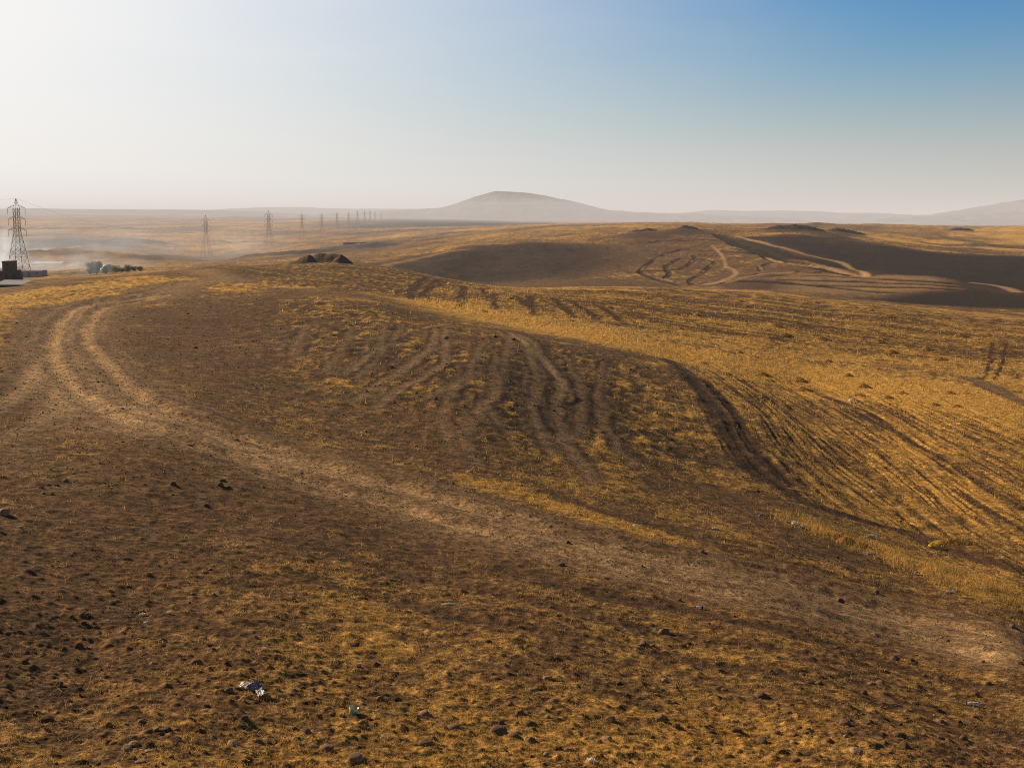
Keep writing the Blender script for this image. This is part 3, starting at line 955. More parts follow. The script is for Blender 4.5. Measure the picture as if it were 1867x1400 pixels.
# ------------------------------------------------------------------ far hills and mountain
def range_mesh(name, prof, Y, depth, zfoot, seed, rough, label):
    """A ridge: crest heights from photo pixels at distance Y, falling to its foot in front and behind."""
    px = np.linspace(prof[0][0], prof[-1][0], 420)
    py = np.interp(px, [p[0] for p in prof], [p[1] for p in prof])
    ker = np.hanning(15); ker /= ker.sum()
    py = np.convolve(np.pad(py, 7, mode='edge'), ker, 'valid')
    k, e = ray(px, py)
    crest_x, crest_z = k * Y, e * Y
    t = np.linspace(-1, 1, 61)
    X = np.repeat(crest_x[None], 61, 0) * (1 + 0 * t[:, None])
    Yv = Y + depth * t[:, None] + 0 * X
    sh = (1 - np.abs(t)) ** 1.15
    Z = zfoot + (crest_z[None] - zfoot) * sh[:, None]
    n = fbm(X / (depth * .22), Yv / (depth * .35), 5, seed)
    ridge = (0.5 - np.abs(n)) * rough
    Z = Z + ridge * (1 - sh[:, None]) * sh[:, None] * 4 + 0.12 * rough * fbm(X / 300, Yv / 300, 4, seed + 3) * sh[:, None]
    n0, n1 = Z.shape
    i = (np.arange(n0 - 1)[:, None] * n1 + np.arange(n1 - 1)[None]).ravel()
    me = mesh_np(name, np.stack([X.ravel(), Yv.ravel(), Z.ravel()], 1), np.stack([i, i + 1, i + n1 + 1, i + n1], 1), MAT['far'])
    o = link(name, me)
    return tag(o, label, name, kind='structure')


MAT['far'] = plain_mat('far_hillside', (0.13, 0.10, 0.085), (0.25, 0.19, 0.14), 0.004, 0.95, 0.0, 0.1)
range_mesh('mountain', [(500, 398), (640, 390), (740, 383), (800, 380), (838, 369), (870, 357), (905, 348), (950, 351), (1000, 358), (1040, 366), (1080, 377), (1106, 384), (1160, 388), (1250, 391), (1400, 399)], 14000, 2600, -60, 201, 90, 'flat-topped pale mountain standing alone in the haze')
range_mesh('hills', [(300, 388), (400, 382), (470, 378), (560, 378), (640, 381), (760, 381), (850, 382), (950, 390), (1050, 398)], 17500, 2500, -40, 205, 50, 'long low hazy ridge beyond the pylons')
range_mesh('hills', [(1080, 400), (1180, 393), (1250, 388), (1300, 383), (1360, 385), (1430, 384), (1500, 386), (1540, 389), (1590, 388), (1620, 392), (1680, 393), (1760, 391), (1850, 396), (2000, 400)], 16000, 2400, -40, 207, 60, 'low blue hazy hills on the horizon')
range_mesh('mountain', [(1640, 400), (1720, 392), (1770, 386), (1810, 377), (1840, 369), (1867, 364), (1920, 355), (2000, 345), (2100, 340), (2300, 350), (2450, 370)], 13000, 2600, -60, 211, 90, 'hazy mountain flank rising out of the picture')
range_mesh('hills', [(-400, 384), (-200, 381), (0, 381), (60, 380), (120, 381), (250, 382), (400, 383), (480, 386), (560, 392)], 12500, 1600, 0, 217, 22, 'flat hazy plateau along the skyline')

# ------------------------------------------------------------------ pylons
def make_pylon(th):
    root = empty('pylon')
    hb, z1, z2, z3, top = 4.7, 35.0, 29.4, 23.8, 40.0      # half base width, crossarm heights, apex
    w = 1.2
    m = MB()
    cs = ((-1, -1), (1, -1), (1, 1), (-1, 1))

    def half(z):
        return hb + (w - hb) * z / z3 if z < z3 else w
    lev = [0, 5.5, 10.2, 14.2, 17.8, 21.0, z3, 26.6, z2, 32.2, z1]
    for a, b in zip(lev[:-1], lev[1:]):
        for k in range(4):
            (sx, sy), (tx, ty) = cs[k], cs[(k + 1) % 4]
            p = (sx * half(a), sy * half(a), a); q_ = (sx * half(b), sy * half(b), b)
            r_ = (tx * half(a), ty * half(a), a); s_ = (tx * half(b), ty * half(b), b)
            m.bar(p, q_, th)
            m.bar(p, s_, th * .5); m.bar(r_, q_, th * .5)
            m.bar(q_, s_, th * .5)
    m.build('lattice_tower', MAT['steel'], root)
    m = MB()
    for sx, sy in cs:
        m.bar((sx * w, sy * w, z1), (0, 0, top), th * .8)
    for k in range(4):
        (sx, sy), (tx, ty) = cs[k], cs[(k + 1) % 4]
        m.bar((sx * w * .5, sy * w * .5, (z1 + top) / 2), (tx * w * .5, ty * w * .5, (z1 + top) / 2), th * .4)
    m.build('peak', MAT['steel'], root)
    for z, L in ((z1, 4.7), (z2, 4.6), (z3, 4.9)):
        m = MB()
        for s in (-1, 1):
            for sy in (-1, 1):
                m.bar((s * w, sy * w, z), (s * L, 0, z), th * .6)
                m.bar((s * w, sy * w, z + 1.5), (s * L, 0, z), th * .6)
            m.bar((s * (w + L) / 2, -w / 2, z), (s * (w + L) / 2, w / 2, z), th * .4)
            m.bar((s * (w + L) / 2, 0, z + .75), (s * (w + L) / 2, 0, z), th * .4)
        m.bar((-w, -w, z), (w, -w, z), th * .6); m.bar((-w, w, z), (w, w, z), th * .6)
        arm = m.build('crossarm', MAT['steel'], root)
        for s in (-1, 1):
            i_ = MB()
            zz = z
            while zz > z - 3.1:
                i_.bar((s * L, 0, zz), (s * L, 0, zz - .22), th * .9)
                i_.bar((s * L, 0, zz - .22), (s * L, 0, zz - .40), th * .45)
                zz -= .40
            i_.build('insulator', MAT['insulator'], arm)
    return root


py_spots = [  # photo x, base y, distance, height scale, label
    (35.5, 507, 676, 1.0, 'tall rusty lattice pylon beside the brown building at the picture edge'),
    (377, 482, 1230, 1.0, 'second pylon of the line, standing just behind the near hill crest'),
    (491, 456, 1480, 1.0, 'third pylon of the line, on the open plain past the hill crest'),
    (551, 434, 2150, 1.0, 'fourth pylon of the line, above the dark earth mound'),
    (587, 431, 2500, 0.98, 'fifth pylon of the line, hazy and far on the plain'),
    (615, 424, 3250, 0.95, 'sixth pylon of the line, a small hazy lattice tower'),
    (636, 416, 3700, 0.95, 'seventh pylon of the line, small and pale in the haze'),
    (652, 413, 4000, 1.1, 'eighth pylon of the line, tallest of the tiny far towers'),
    (665, 411, 4600, 1.1, 'ninth pylon of the line, thin and pale'),
    (675, 410, 5200, 1.1, 'tenth pylon of the line, almost lost in haze'),
    (684, 409, 5900, 1.0, 'eleventh pylon of the line, a faint upright mark'),
    (695, 409, 6600, 1.0, 'last visible pylon of the line, the faintest'),
]
p_near, p_mid, p_far = make_pylon(0.20), make_pylon(0.18), make_pylon(0.24)
used = set()
tops = []
for i, (px, py, Y, hs, lab) in enumerate(py_spots):
    src = p_near if i == 0 else p_mid if i < 5 else p_far
    o = src if id(src) not in used else copy_tree(src)
    used.add(id(src))
    k, e = ray(px, py)
    x = float(k * Y); z = zat(x, Y)
    o.location = (x, Y, z - 0.3)
    o.rotation_euler = (0, 0, -0.12 if i == 0 else -0.2)
    o.scale = (hs, hs, hs)
    tag(o, lab, 'pylon', 'pylons of the power line')
    tops.append(Vector((x, Y, z + 40 * hs - 0.3)))


def sag_cable(a, b, sag, r, label):
    pts = [a.lerp(b, t) - Vector((0, 0, sag * 4 * t * (1 - t))) for t in np.linspace(0, 1, 25)]
    m = MB()
    for p, q_ in zip(pts[:-1], pts[1:]):
        m.bar(p, q_, r)
    o = m.build('power_cable', MAT['cable'], None)
    tag(o, label, 'cable', 'cables of the power line')


sag_cable(tops[0], tops[1], 14, 0.045, 'thin sagging wire from the tall pylon towards the second pylon')
sag_cable(tops[0], tops[0] + Vector((-240, -60, 4)), 9, 0.045, 'thin wire from the tall pylon out past the brown building')

# ------------------------------------------------------------------ buildings in the valley
def spot(px, py, Y):
    k, e = ray(px, py)
    return float(k * Y), float(Y), float(e * Y)


def px_m(Y):
    return Y / F


# brown block with a tower
x, y_, _ = spot(8, 524, 250)
z = zat(x, y_)
u = px_m(250)
bt = empty('brown_building', (x, y_, z), 0.06)
tag(bt, 'dark brown block building with a square tower', 'building')
zt = (float(ray(8, 477)[1]) * 250) - z
zl = (float(ray(8, 494)[1]) * 250) - z
m = MB(); m.box(-16 * u, 14 * u, 0, 6, -1.0, zl)
wl = m.build('wall', MAT['brown_wall'], bt)
m = MB(); m.box(-4 * u, 12 * u, .6, 4.2, zl, zt - 0.12)
m.build('tower', MAT['brown_wall'], bt)
m = MB(); m.box(-4.6 * u, 12.6 * u, .5, 4.3, zt - 0.12, zt + 0.05)
m.build('parapet', MAT['brown_wall'], bt)
m = MB(); m.box(14 * u, 21 * u, .4, 4.5, -1.0, zl - 0.8)
m.build('lean_to', MAT['brown_wall'], bt)
m = MB(); m.box(-9 * u, -6 * u, -0.06, 0.1, zl - 1.1, zl - .5)
m.build('window', MAT['dark_open'], bt)
m = MB(); m.box(4 * u, 7 * u, .54, .66, zt - .9, zt - .45)
m.build('window', MAT['dark_open'], bt)
m = MB(); m.box(2 * u, 6 * u, -0.06, 0.1, -0.6, zl - 0.6)
m.build('door', MAT['dark_open'], bt)

# shed with a pale sheet roof
x, y_, _ = spot(14, 530, 205)
z = zat(x, y_)
u = px_m(205)
sh = empty('roofed_shed', (x, y_, z), 0)
tag(sh, 'low shed with a pale sheet metal roof on brown walls', 'shed')
r0z = float(ray(14, 519)[1]) * 205 - z
r1z = float(ray(14, 510)[1]) * 211 - z
m = MB()
nC_ = 40
for i in range(nC_):
    xa, xb = -26 * u + i * 54 * u / nC_, -26 * u + (i + 1) * 54 * u / nC_
    h = 0.0
    m.add([(xa, -0.4, r0z + h), (xb, -0.4, r0z - h), (xb - 4 * u, 5.5, r1z - h), (xa - 4 * u, 5.5, r1z + h)], [(0, 1, 2, 3)])
m.build('roof', MAT['white_roof'], sh)
m = MB(); m.box(-26 * u, 3 * u, 0, 5, -0.8, r0z - .05)
m.build('wall', MAT['brown_wall'], sh)
for xx in (3.5, 18, 27):
    m = MB(); m.box(xx * u, (xx + 1.2) * u, 0, .12, -0.8, r0z - .02)
    m.build('post', MAT['brown_wall'], sh)
m = MB(); m.box(-12 * u, -7 * u, -0.05, 0.08, -0.6, r0z - .25)
m.build('door', MAT['dark_open'], sh)


def box_house(name, px0, px1, pyb, pyt, Y, wall, roof, label, cat, depth=8, rf=.35, nwin=2):
    x, y_, _ = spot((px0 + px1) / 2, pyb, Y)
    z = zat(x, y_)
    u = px_m(Y)
    o = empty(name, (x, y_, z))
    tag(o, label, cat)
    hw = (px1 - px0) / 2 * u
    zt = max(float(ray(px0, pyt)[1]) * Y - z, 1.5)
    m = MB(); m.box(-hw, hw, 0, depth, -2, zt - rf)
    m.build('wall', MAT[wall], o)
    m = MB()
    m.add([(-hw * 1.04, -.4, zt - rf + .02), (hw * 1.04, -.4, zt - rf + .02), (hw * 1.04, depth + .4, zt - rf + .02), (-hw * 1.04, depth + .4, zt - rf + .02), (-hw * .98, depth * .5, zt), (hw * .98, depth * .5, zt)],
          [(0, 1, 5, 4), (2, 3, 4, 5), (0, 4, 3), (1, 2, 5), (3, 2, 1, 0)])
    m.build('roof', MAT[roof], o)
    for i in range(nwin):
        c = -hw + (i + .6) * 2 * hw / (nwin + .2)
        m = MB(); m.box(c - hw * .07, c + hw * .07, -.08, .1, (zt - rf) * .4, (zt - rf) * .75)
        m.build('window', MAT['dark_open'], o)
    m = MB(); m.box(-hw * .12, hw * .06, -.07, .1, -1, (zt - rf) * .6)
    m.build('door', MAT['dark_open'], o)
    return o


box_house('pale_house', 33, 75, 508, 493, 640, 'pale_wall', 'pale_wall', 'pale flat walled block behind the feet of the tall pylon', 'building', 9, .25, 3)
box_house('long_shed', 57, 111, 494, 480, 800, 'pale_wall', 'bright_roof', 'long hazy shed with a bright white roof edge', 'shed', 14, 1.2, 4)
for px, w_, Y, lab in ((659, 5, 1255, 'small grey hut at the dark walled yard'), (672, 12, 1260, 'wide pale hut in the middle of the walled yard'), (689, 12, 1262, 'white fronted hut in the walled yard'), (698, 4, 1250, 'tiny hut closing the row of the walled yard')):
    box_house('hut', px - w_ / 2, px + w_ / 2, 454, 449, Y, 'pale_wall', 'pale_wall', lab, 'hut', 6, .3, 1)
m = MB()
x0, y0, _ = spot(626, 452, 1275); x1, y1, _ = spot(704, 452, 1290)
for i in range(40):
    t0, t1 = i / 40, (i + 1) / 40
    xa, ya, xb, yb = x0 + (x1 - x0) * t0, y0 + (y1 - y0) * t0, x0 + (x1 - x0) * t1, y0 + (y1 - y0) * t1
    m.box(xa, xb, ya, ya + 2, min(zat(xa, ya), zat(xb, yb)) - 1, zat((xa + xb) / 2, ya) + 1.8 + .5 * random.random())
o = m.build('yard_wall', MAT['brown_wall'])
tag(o, 'long dark low wall of the yard on the plain', 'wall')
for px, py, Y, lab in ((812, 420, 2500, 'tiny white hut below the dark far field'), (876, 410, 3600, 'tiny white hut on top of the dark far field'), (636, 458, 1100, 'small white marker block on the plain beside the yard')):
    box_house('white_hut', px - 2.2, px + 2.2, py + 1, py - 3, Y, 'white_roof', 'white_roof', lab, 'hut', 5, .4, 1)

# domed tent
x, y_, _ = spot(196, 492, 690)
dm = empty('domed_tent', (x, y_, zat(x, y_)))
tag(dm, 'pale domed tent half hidden by the green trees', 'tent')
bm = bmesh.new()
bmesh.ops.create_uvsphere(bm, u_segments=24, v_segments=12, radius=1)
bmesh.ops.delete(bm, geom=[v for v in bm.verts if v.co.z < -0.05], context='VERTS')
for v in bm.verts:
    v.co.x *= 3.6; v.co.y *= 3.6; v.co.z = v.co.z * 3.2
me = bpy.data.meshes.new('canopy'); bm.to_mesh(me); bm.free()
me.materials.append(MAT['bright_roof']); me.polygons.foreach_set('use_smooth', [True] * len(me.polygons))
link('canopy', me, dm)
m = MB(); m.box(-.9, .9, -4.05, -3.5, 0, 2.1); m.build('entrance', MAT['dark_open'], dm)

# ------------------------------------------------------------------ trees
def make_tree(seed, h, w_, loc, label):
    rnd = random.Random(seed)
    root = empty('tree', loc)
    tag(root, label, 'tree', 'green trees in the smoky valley')
    m = MB()
    th = h * .22
    seg = [(0, 0, -.5), (rnd.uniform(-.1, .1), 0, th * .5), (rnd.uniform(-.3, .3), rnd.uniform(-.2, .2), th)]
    for k in range(2):
        m.bar(seg[k], seg[k + 1], (.42, .32)[k] * h / 7)
    tips = []
    for k in range(7):
        a = rnd.uniform(0, 2 * PI); r = w_ * rnd.uniform(.15, .42)
        t = (seg[2][0] + r * math.cos(a), seg[2][1] + r * math.sin(a), th + (h - th) * rnd.uniform(.15, .75))
        m.bar(seg[2], t, .16 * h / 7); tips.append(t)
    m.build('trunk', MAT['bark'], root)
    cl = [(t, rnd.uniform(.20, .34) * w_) for t in tips] + [((rnd.uniform(-.3, .3) * w_, rnd.uniform(-.3, .3) * w_, h * rnd.uniform(.15, .8)), rnd.uniform(.16, .3) * w_) for _ in range(12)]
    vs, fs = [], []
    for (c, r) in cl:
        for _ in range(90):
            d = Vector((rnd.gauss(0, 1), rnd.gauss(0, 1), rnd.gauss(0, 1))).normalized() * r * rnd.uniform(.45, 1.08)
            p = Vector(c) + d
            if p.z > h: p.z = h - rnd.random() * .4
            if p.z < .2: continue
            a = Vector((rnd.gauss(0, 1), rnd.gauss(0, 1), rnd.gauss(0, 1))).normalized(); b = a.orthogonal().normalized()
            s = rnd.uniform(.16, .34) * h / 7
            k = len(vs)
            vs += [p - a * s - b * s * .5, p + a * s - b * s * .4, p + a * s * .8 + b * s * .5, p - a * s * .7 + b * s * .5]
            fs.append((k, k + 1, k + 2, k + 3))
    me = bpy.data.meshes.new('crown'); me.from_pydata(vs, [], fs); me.materials.append(MAT['leaf']); me.update()
    link('crown', me, root)


TY = 470
for i, (px, w_, pt, lab) in enumerate([
        (165, 13, 480, 'hazy pale green tree, first of the row and in the thickest smoke'), (177, 16, 478, 'tall hazy tree beside the domed tent'), (193, 12, 493, 'low bush in front of the domed tent'),
        (210, 19, 487, 'broad round green tree in the middle of the row'), (222, 10, 491, 'small green tree between the broad tree and the upright one'), (234, 13, 485, 'upright dark green tree, sharpest of the row'),
        (245, 9, 492, 'small dark green bush next to the upright tree'), (256, 8, 495, 'lowest green bush at the far end of the row')]):
    x, y_, _ = spot(px, 504, TY)
    zb = zat(x, y_)
    h = max(float(ray(px, pt - 3)[1]) * TY - zb, 2.0)
    make_tree(50 + i, h, w_ * px_m(TY) * 1.25, (x, y_, zb), lab)

# ------------------------------------------------------------------ earth mounds
def mound(name, outline, Y, depth, label, group, seed, rough=.13, mat='earth_pile', pybase=None):
    """A heap: silhouette from photo pixels at distance Y."""
    px = np.linspace(outline[0][0], outline[-1][0], 60)
    py = np.interp(px, [p[0] for p in outline], [p[1] for p in outline])
    kr = np.hanning(11); kr /= kr.sum()
    py = np.convolve(np.pad(py, 5, mode='edge'), kr, 'valid')
    k, e = ray(px, py)
    xm = float(np.mean(k)) * Y
    X1 = k * Y
    zt = e * Y
    zb = np.array([zat(a, Y) for a in X1])
    hgt = np.maximum(zt - zb, 0.02)
    t = np.linspace(-1, 1, 31)
    P = []
    for tt_ in t:
        sh = (0.5 + 0.5 * math.cos(PI * tt_)) ** 0.8
        yy = Y + tt_ * depth
        g = sample(GZ, X1, np.full(60, yy))
        zz = g - .25 + (hgt + .25) * sh
        zz = zz + rough * 1.1 * fbm(X1 / 1.7 + seed, np.full(60, yy) / 1.7, 4, seed) * np.minimum(hgt, 1.5) * sh ** .5
        P.append(np.stack([X1, np.full(60, yy), zz], 1))
    P = np.array(P)
    zc = zat(xm, Y)
    P[:, :, 0] -= xm; P[:, :, 1] -= Y; P[:, :, 2] -= zc
    i = (np.arange(30)[:, None] * 60 + np.arange(59)[None]).ravel()
    me = mesh_np(name, P.reshape(-1, 3), np.stack([i, i + 1, i + 61, i + 60], 1), MAT[mat])
    o = link(name, me, None, (xm, Y, zc))
    return tag(o, label, 'earth heap', group)


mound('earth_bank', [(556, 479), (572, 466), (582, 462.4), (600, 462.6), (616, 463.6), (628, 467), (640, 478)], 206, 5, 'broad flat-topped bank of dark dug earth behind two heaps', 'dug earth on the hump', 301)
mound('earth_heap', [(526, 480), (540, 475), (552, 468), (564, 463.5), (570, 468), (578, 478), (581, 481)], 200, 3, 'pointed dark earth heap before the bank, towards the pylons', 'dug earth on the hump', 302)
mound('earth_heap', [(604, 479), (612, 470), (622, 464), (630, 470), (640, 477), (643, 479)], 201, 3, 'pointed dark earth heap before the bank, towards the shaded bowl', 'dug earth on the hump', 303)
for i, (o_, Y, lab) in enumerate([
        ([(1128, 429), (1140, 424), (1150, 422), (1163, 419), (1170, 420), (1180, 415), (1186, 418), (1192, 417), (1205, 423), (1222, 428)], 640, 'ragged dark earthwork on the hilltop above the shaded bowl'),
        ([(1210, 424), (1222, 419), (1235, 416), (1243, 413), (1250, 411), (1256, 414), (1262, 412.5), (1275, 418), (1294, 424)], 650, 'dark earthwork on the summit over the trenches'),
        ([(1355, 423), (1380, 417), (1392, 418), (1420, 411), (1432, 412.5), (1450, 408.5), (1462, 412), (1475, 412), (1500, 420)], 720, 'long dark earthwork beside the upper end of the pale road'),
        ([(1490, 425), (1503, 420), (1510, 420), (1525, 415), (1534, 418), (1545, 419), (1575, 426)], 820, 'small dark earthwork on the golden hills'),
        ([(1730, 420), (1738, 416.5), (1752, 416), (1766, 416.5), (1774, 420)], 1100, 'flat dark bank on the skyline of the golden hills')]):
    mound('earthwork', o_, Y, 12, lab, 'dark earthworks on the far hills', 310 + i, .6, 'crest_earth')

# ------------------------------------------------------------------ stones
def stone_mesh(seed, flat, sub=3, rough=.22):
    bm = bmesh.new()
    bmesh.ops.create_icosphere(bm, subdivisions=sub, radius=0.5)
    co = np.array([v.co[:] for v in bm.verts])
    r = np.random.default_rng(seed)
    for _ in range(7):                       # a few broken faces
        d = r.normal(size=3); d /= np.linalg.norm(d)
        lim = r.uniform(.27, .45)
        s = co @ d
        co = co - np.outer(np.maximum(s - lim, 0) * .93, d)
    n = fbm(co[:, 0] * 3 + seed, co[:, 1] * 3 + co[:, 2] * 2.3, 4, seed)
    co *= (1 + rough * n)[:, None]
    co *= np.array([1.0, r.uniform(.7, .95), flat])
    for v, c in zip(bm.verts, co):
        v.co = c
    me = bpy.data.meshes.new('stone')
    bm.to_mesh(me); bm.free()
    me.polygons.foreach_set('use_smooth', [True] * len(me.polygons))
    return me


kinds = {}
for mt in ('stone', 'pale_stone', 'dark_stone'):
    L = []
    for i in range(6):
        me = stone_mesh(400 + i + 10 * len(kinds), (.62, .78, .5, .7, .42, .85)[i], 3, .3 if mt == 'dark_stone' else .16)
        me.materials.append(MAT[mt])
        L.append(me)
    kinds[mt] = L
G_ST = 'loose stones on the slope'
named = [
    (85, 1313, 38, 'dark_stone', 'largest dark brown boulder, alone in the lower corner opposite the clear bottle'),
    (319, 1350, 32, 'dark_stone', 'big dark clod casting a long shadow beside a cluster of pale cobbles'),
    (243, 1356, 20, 'pale_stone', 'pale round cobble on top of the little cobble cluster'),
    (230, 1365, 24, 'pale_stone', 'longer pale cobble in the little cobble cluster'),
    (424, 1358, 30, 'pale_stone', 'flat pale-topped stone by itself below the white rag'),
    (595, 1366, 26, 'stone', 'round grey-brown stone below the pale green cup'),
    (647, 1385, 30, 'pale_stone', 'pale domed stone at the lower edge below the pale green cup'),
    (775, 1302, 24, 'pale_stone', 'smooth stone with a bright cap in the golden stubble'),
    (777, 1357, 28, 'stone', 'upright brown stone below the smooth bright-capped one'),
    (1006, 1279, 24, 'stone', 'brown stone on a grassy rise in the middle of the stubble'),
    (997, 1236, 17, 'pale_stone', 'small warm pale stone above the grassy rise'),
    (890, 1170, 18, 'dark_stone', 'dark pointed clod standing alone on the streaked ground'),
    (909, 1334, 30, 'stone', 'widest brown stone of the rough pile in the stubble'),
    (1560, 1371, 28, 'pale_stone', 'rounded stone with a pale top below the clear bottle'),
    (1650, 1362, 26, 'dark_stone', 'dark upright wedge of stone below the clear bottle'),
    (1664, 1206, 24, 'dark_stone', 'dark block of earth at the lower edge of the dirt road'),
    (1597, 1158, 17, 'stone', 'brown stone lying on the dirt road'),
    (1388, 1269, 21, 'stone', 'broad brown stone with a flat face between the stubble and the road'),
    (855, 860, 14, 'pale_stone', 'pale stone on the upper edge of the dirt road'),
    (44, 1208, 24, 'dark_stone', 'long flat dark stone near the picture edge'),
]
hand = [(206, 1356, 16, 'stone'), (255, 1388, 26, 'pale_stone'), (557, 1333, 16, 'stone'), (1113, 1312, 20, 'stone'), (947, 1302, 17, 'stone'), (934, 1341, 22, 'stone'), (968, 1352, 18, 'stone'), (1105, 1347, 19, 'pale_stone'), (1037, 1369, 20, 'pale_stone'), (1092, 1354, 14, 'stone'),
        (1202, 1311, 20, 'stone'), (1320, 1258, 14, 'stone'), (1478, 1245, 18, 'dark_stone'), (1492, 1246, 16, 'stone'), (1575, 1263, 16, 'dark_stone'), (1433, 1273, 12, 'stone'), (1845, 1142, 13, 'stone'), (1777, 1268, 20, 'dark_stone'), (1777, 1308, 14, 'stone'), (1713, 1314, 14, 'stone'), (1470, 1328, 18, 'stone'), (1415, 1337, 16, 'stone'),
        (1250, 1374, 20, 'pale_stone'), (1270, 1386, 18, 'pale_stone'), (130, 1125, 13, 'dark_stone'), (153, 1137, 14, 'dark_stone'), (171, 1138, 14, 'dark_stone'), (144, 1180, 18, 'dark_stone'), (358, 1209, 20, 'stone'), (370, 1163, 13, 'pale_stone'), (280, 1210, 16, 'pale_stone'), (8, 936, 20, 'pale_stone'),
        (75, 890, 11, 'dark_stone'), (88, 884, 11, 'dark_stone'), (103, 885, 11, 'dark_stone'), (119, 877, 10, 'stone'), (77, 900, 11, 'stone'), (93, 902, 11, 'stone'), (402, 885, 14, 'dark_stone'), (416, 889, 14, 'dark_stone'), (377, 923, 14, 'dark_stone'), (316, 884, 14, 'dark_stone'), (262, 884, 12, 'dark_stone'), (1023, 1030, 12, 'stone'), (343, 573, 8, 'dark_stone'), (357, 635, 9, 'dark_stone'), (243, 578, 7, 'dark_stone'), (357, 655, 9, 'dark_stone'), (430, 802, 12, 'dark_stone'), (155, 672, 9, 'dark_stone'), (345, 812, 13, 'dark_stone'), (108, 1250, 18, 'dark_stone'), (290, 1338, 16, 'dark_stone'), (258, 1315, 16, 'stone'), (284, 1329, 14, 'pale_stone'), (305, 1330, 12, 'stone'), (322, 1331, 14, 'stone'), (519, 1301, 14, 'dark_stone'), (607, 1303, 18, 'dark_stone'), (672, 1311, 14, 'dark_stone'), (650, 1175, 14, 'dark_stone'), (650, 1215, 20, 'dark_stone'), (685, 1214, 22, 'dark_stone'), (955, 1268, 12, 'dark_stone'), (1018, 1122, 10, 'stone'), (1153, 1127, 12, 'pale_stone'), (775, 1178, 14, 'stone'), (798, 1207, 14, 'dark_stone'), (1127, 1245, 14, 'dark_stone'), (1210, 1241, 14, 'pale_stone'), (1232, 1324, 22, 'dark_stone'), (1257, 1326, 18, 'dark_stone'), (1296, 1335, 20, 'dark_stone'), (1308, 1355, 18, 'stone'), (1340, 1315, 16, 'pale_stone'), (1390, 1352, 20, 'stone'), (1443, 1352, 18, 'pale_stone'), (1512, 1350, 16, 'dark_stone'), (1425, 1370, 18, 'stone'), (1450, 1385, 18, 'stone'), (1640, 1322, 16, 'dark_stone'), (1605, 1246, 16, 'stone'), (1670, 1250, 14, 'stone'), (1590, 1247, 14, 'pale_stone'), (1652, 1315, 10, 'stone'), (1715, 1345, 16, 'stone'), (1755, 1346, 20, 'dark_stone'), (1405, 1224, 12, 'dark_stone'), (1462, 1228, 12, 'stone'), (1525, 1180, 12, 'stone'), (1632, 1203, 16, 'stone'), (1800, 1246, 14, 'stone'), (1790, 1206, 10, 'pale_stone')]


def place_stone(px, py, wpx, mt, label):
    x, y_ = ground_at(px, py)
    s = wpx / F * y_ * (1.0 if mt == 'dark_stone' else 1.25)
    me = random.choice(kinds[mt])
    o = link('stone', me, None, (x, y_, zat(x, y_) + s * random.uniform(-.10, .08)))
    o.rotation_euler = (random.uniform(-.25, .25), random.uniform(-.25, .25), random.uniform(0, 6.28))
    o.scale = (s, s, s * random.uniform(.85, 1.1))
    return tag(o, label, 'stone', G_ST)


COMMON = {'stone': 'small brown stone lying loose among the stubble', 'pale_stone': 'small pale cobble lying loose among the stubble', 'dark_stone': 'small dark clod of earth lying loose on the slope'}
taken = []
for px, py, w_, mt, lab in named:
    place_stone(px, py, w_, mt, lab); taken.append((px, py))
for px, py, w_, mt in hand:
    place_stone(px, py, w_, mt, COMMON[mt]); taken.append((px, py))
nst = len(taken)
clusters = []
for _ in range(34):
    cy = 1395 - 520 * random.random() ** 1.6
    clusters.append((random.uniform(0, 1867), cy, random.uniform(18, 70)))
clusters += [(1330, 1340, 110), (1330, 1330, 90), (1000, 1340, 70), (260, 1350, 60), (1450, 1370, 90), (100, 885, 40), (400, 895, 40), (1600, 1330, 90)]
while nst < 295:
    if random.random() < .72:
        cx_, cy_, cr = random.choice(clusters)
        px = random.gauss(cx_, cr); py = random.gauss(cy_, cr * .4)
    else:
        py = 1395 - 560 * random.random() ** 1.7
        px = random.uniform(0, 1867)
    if not (0 < px < 1867 and 820 < py < 1397):
        continue
    if py < 700 + 0.22 * px and random.random() < .8:
        continue
    if any(abs(px - a) < 7 and abs(py - b) < 5 for a, b in taken):
        continue
    w_ = (4 + 7 * ((py - 500) / 900)) * (.6 + .35 * random.expovariate(1.0))
    mt = random.choices(('stone', 'pale_stone', 'dark_stone'), (4, 2, 5))[0]
    place_stone(px, py, w_, mt, COMMON[mt]); taken.append((px, py)); nst += 1

# crumbs of soil and gravel: nobody could count these
def scatter(n, ymin, ymax, pw):
    """Random points on the land, thinning with distance."""
    t = rng.random(n)
    Yv = np.exp(np.log(ymin) + (np.log(ymax) - np.log(ymin)) * t ** pw)
    Xv = (rng.random(n) * 2 - 1) * 0.415 * (Yv + 1.5)
    return Xv, Yv


ico = bmesh.new(); bmesh.ops.create_icosphere(ico, subdivisions=1, radius=.5)
iv = np.array([v.co[:] for v in ico.verts]); it = np.array([[v.index for v in f.verts] for f in ico.faces]); ico.free()
X, Y = scatter(26000, 11, 130, 1.15)
rd = sample(track, X, Y); kn = sample(knoll, X, Y); st_ = sample(straw, X, Y)
cl_n = fbm(X / 1.6, Y / 1.6, 2, 131)
keep = (rng.random(len(X)) < np.clip(.10 + 1.2 * cl_n + .2 * kn - .3 * rd, .02, 1))
X, Y, kn = X[keep], Y[keep], kn[keep]
Z = sample(GZ, X, Y)
n = len(X)
size = (0.010 + 0.045 * rng.random(n) ** 7) * (1 + 0.8 * kn * rng.random(n)) * np.clip(Y / 22, .8, 3.0)
Vv = iv[None] * (1 + .35 * rng.normal(size=(n, len(iv), 1)).clip(-1.2, 1.2)) * size[:, None, None] * np.array([1.2, 1.0, .75])
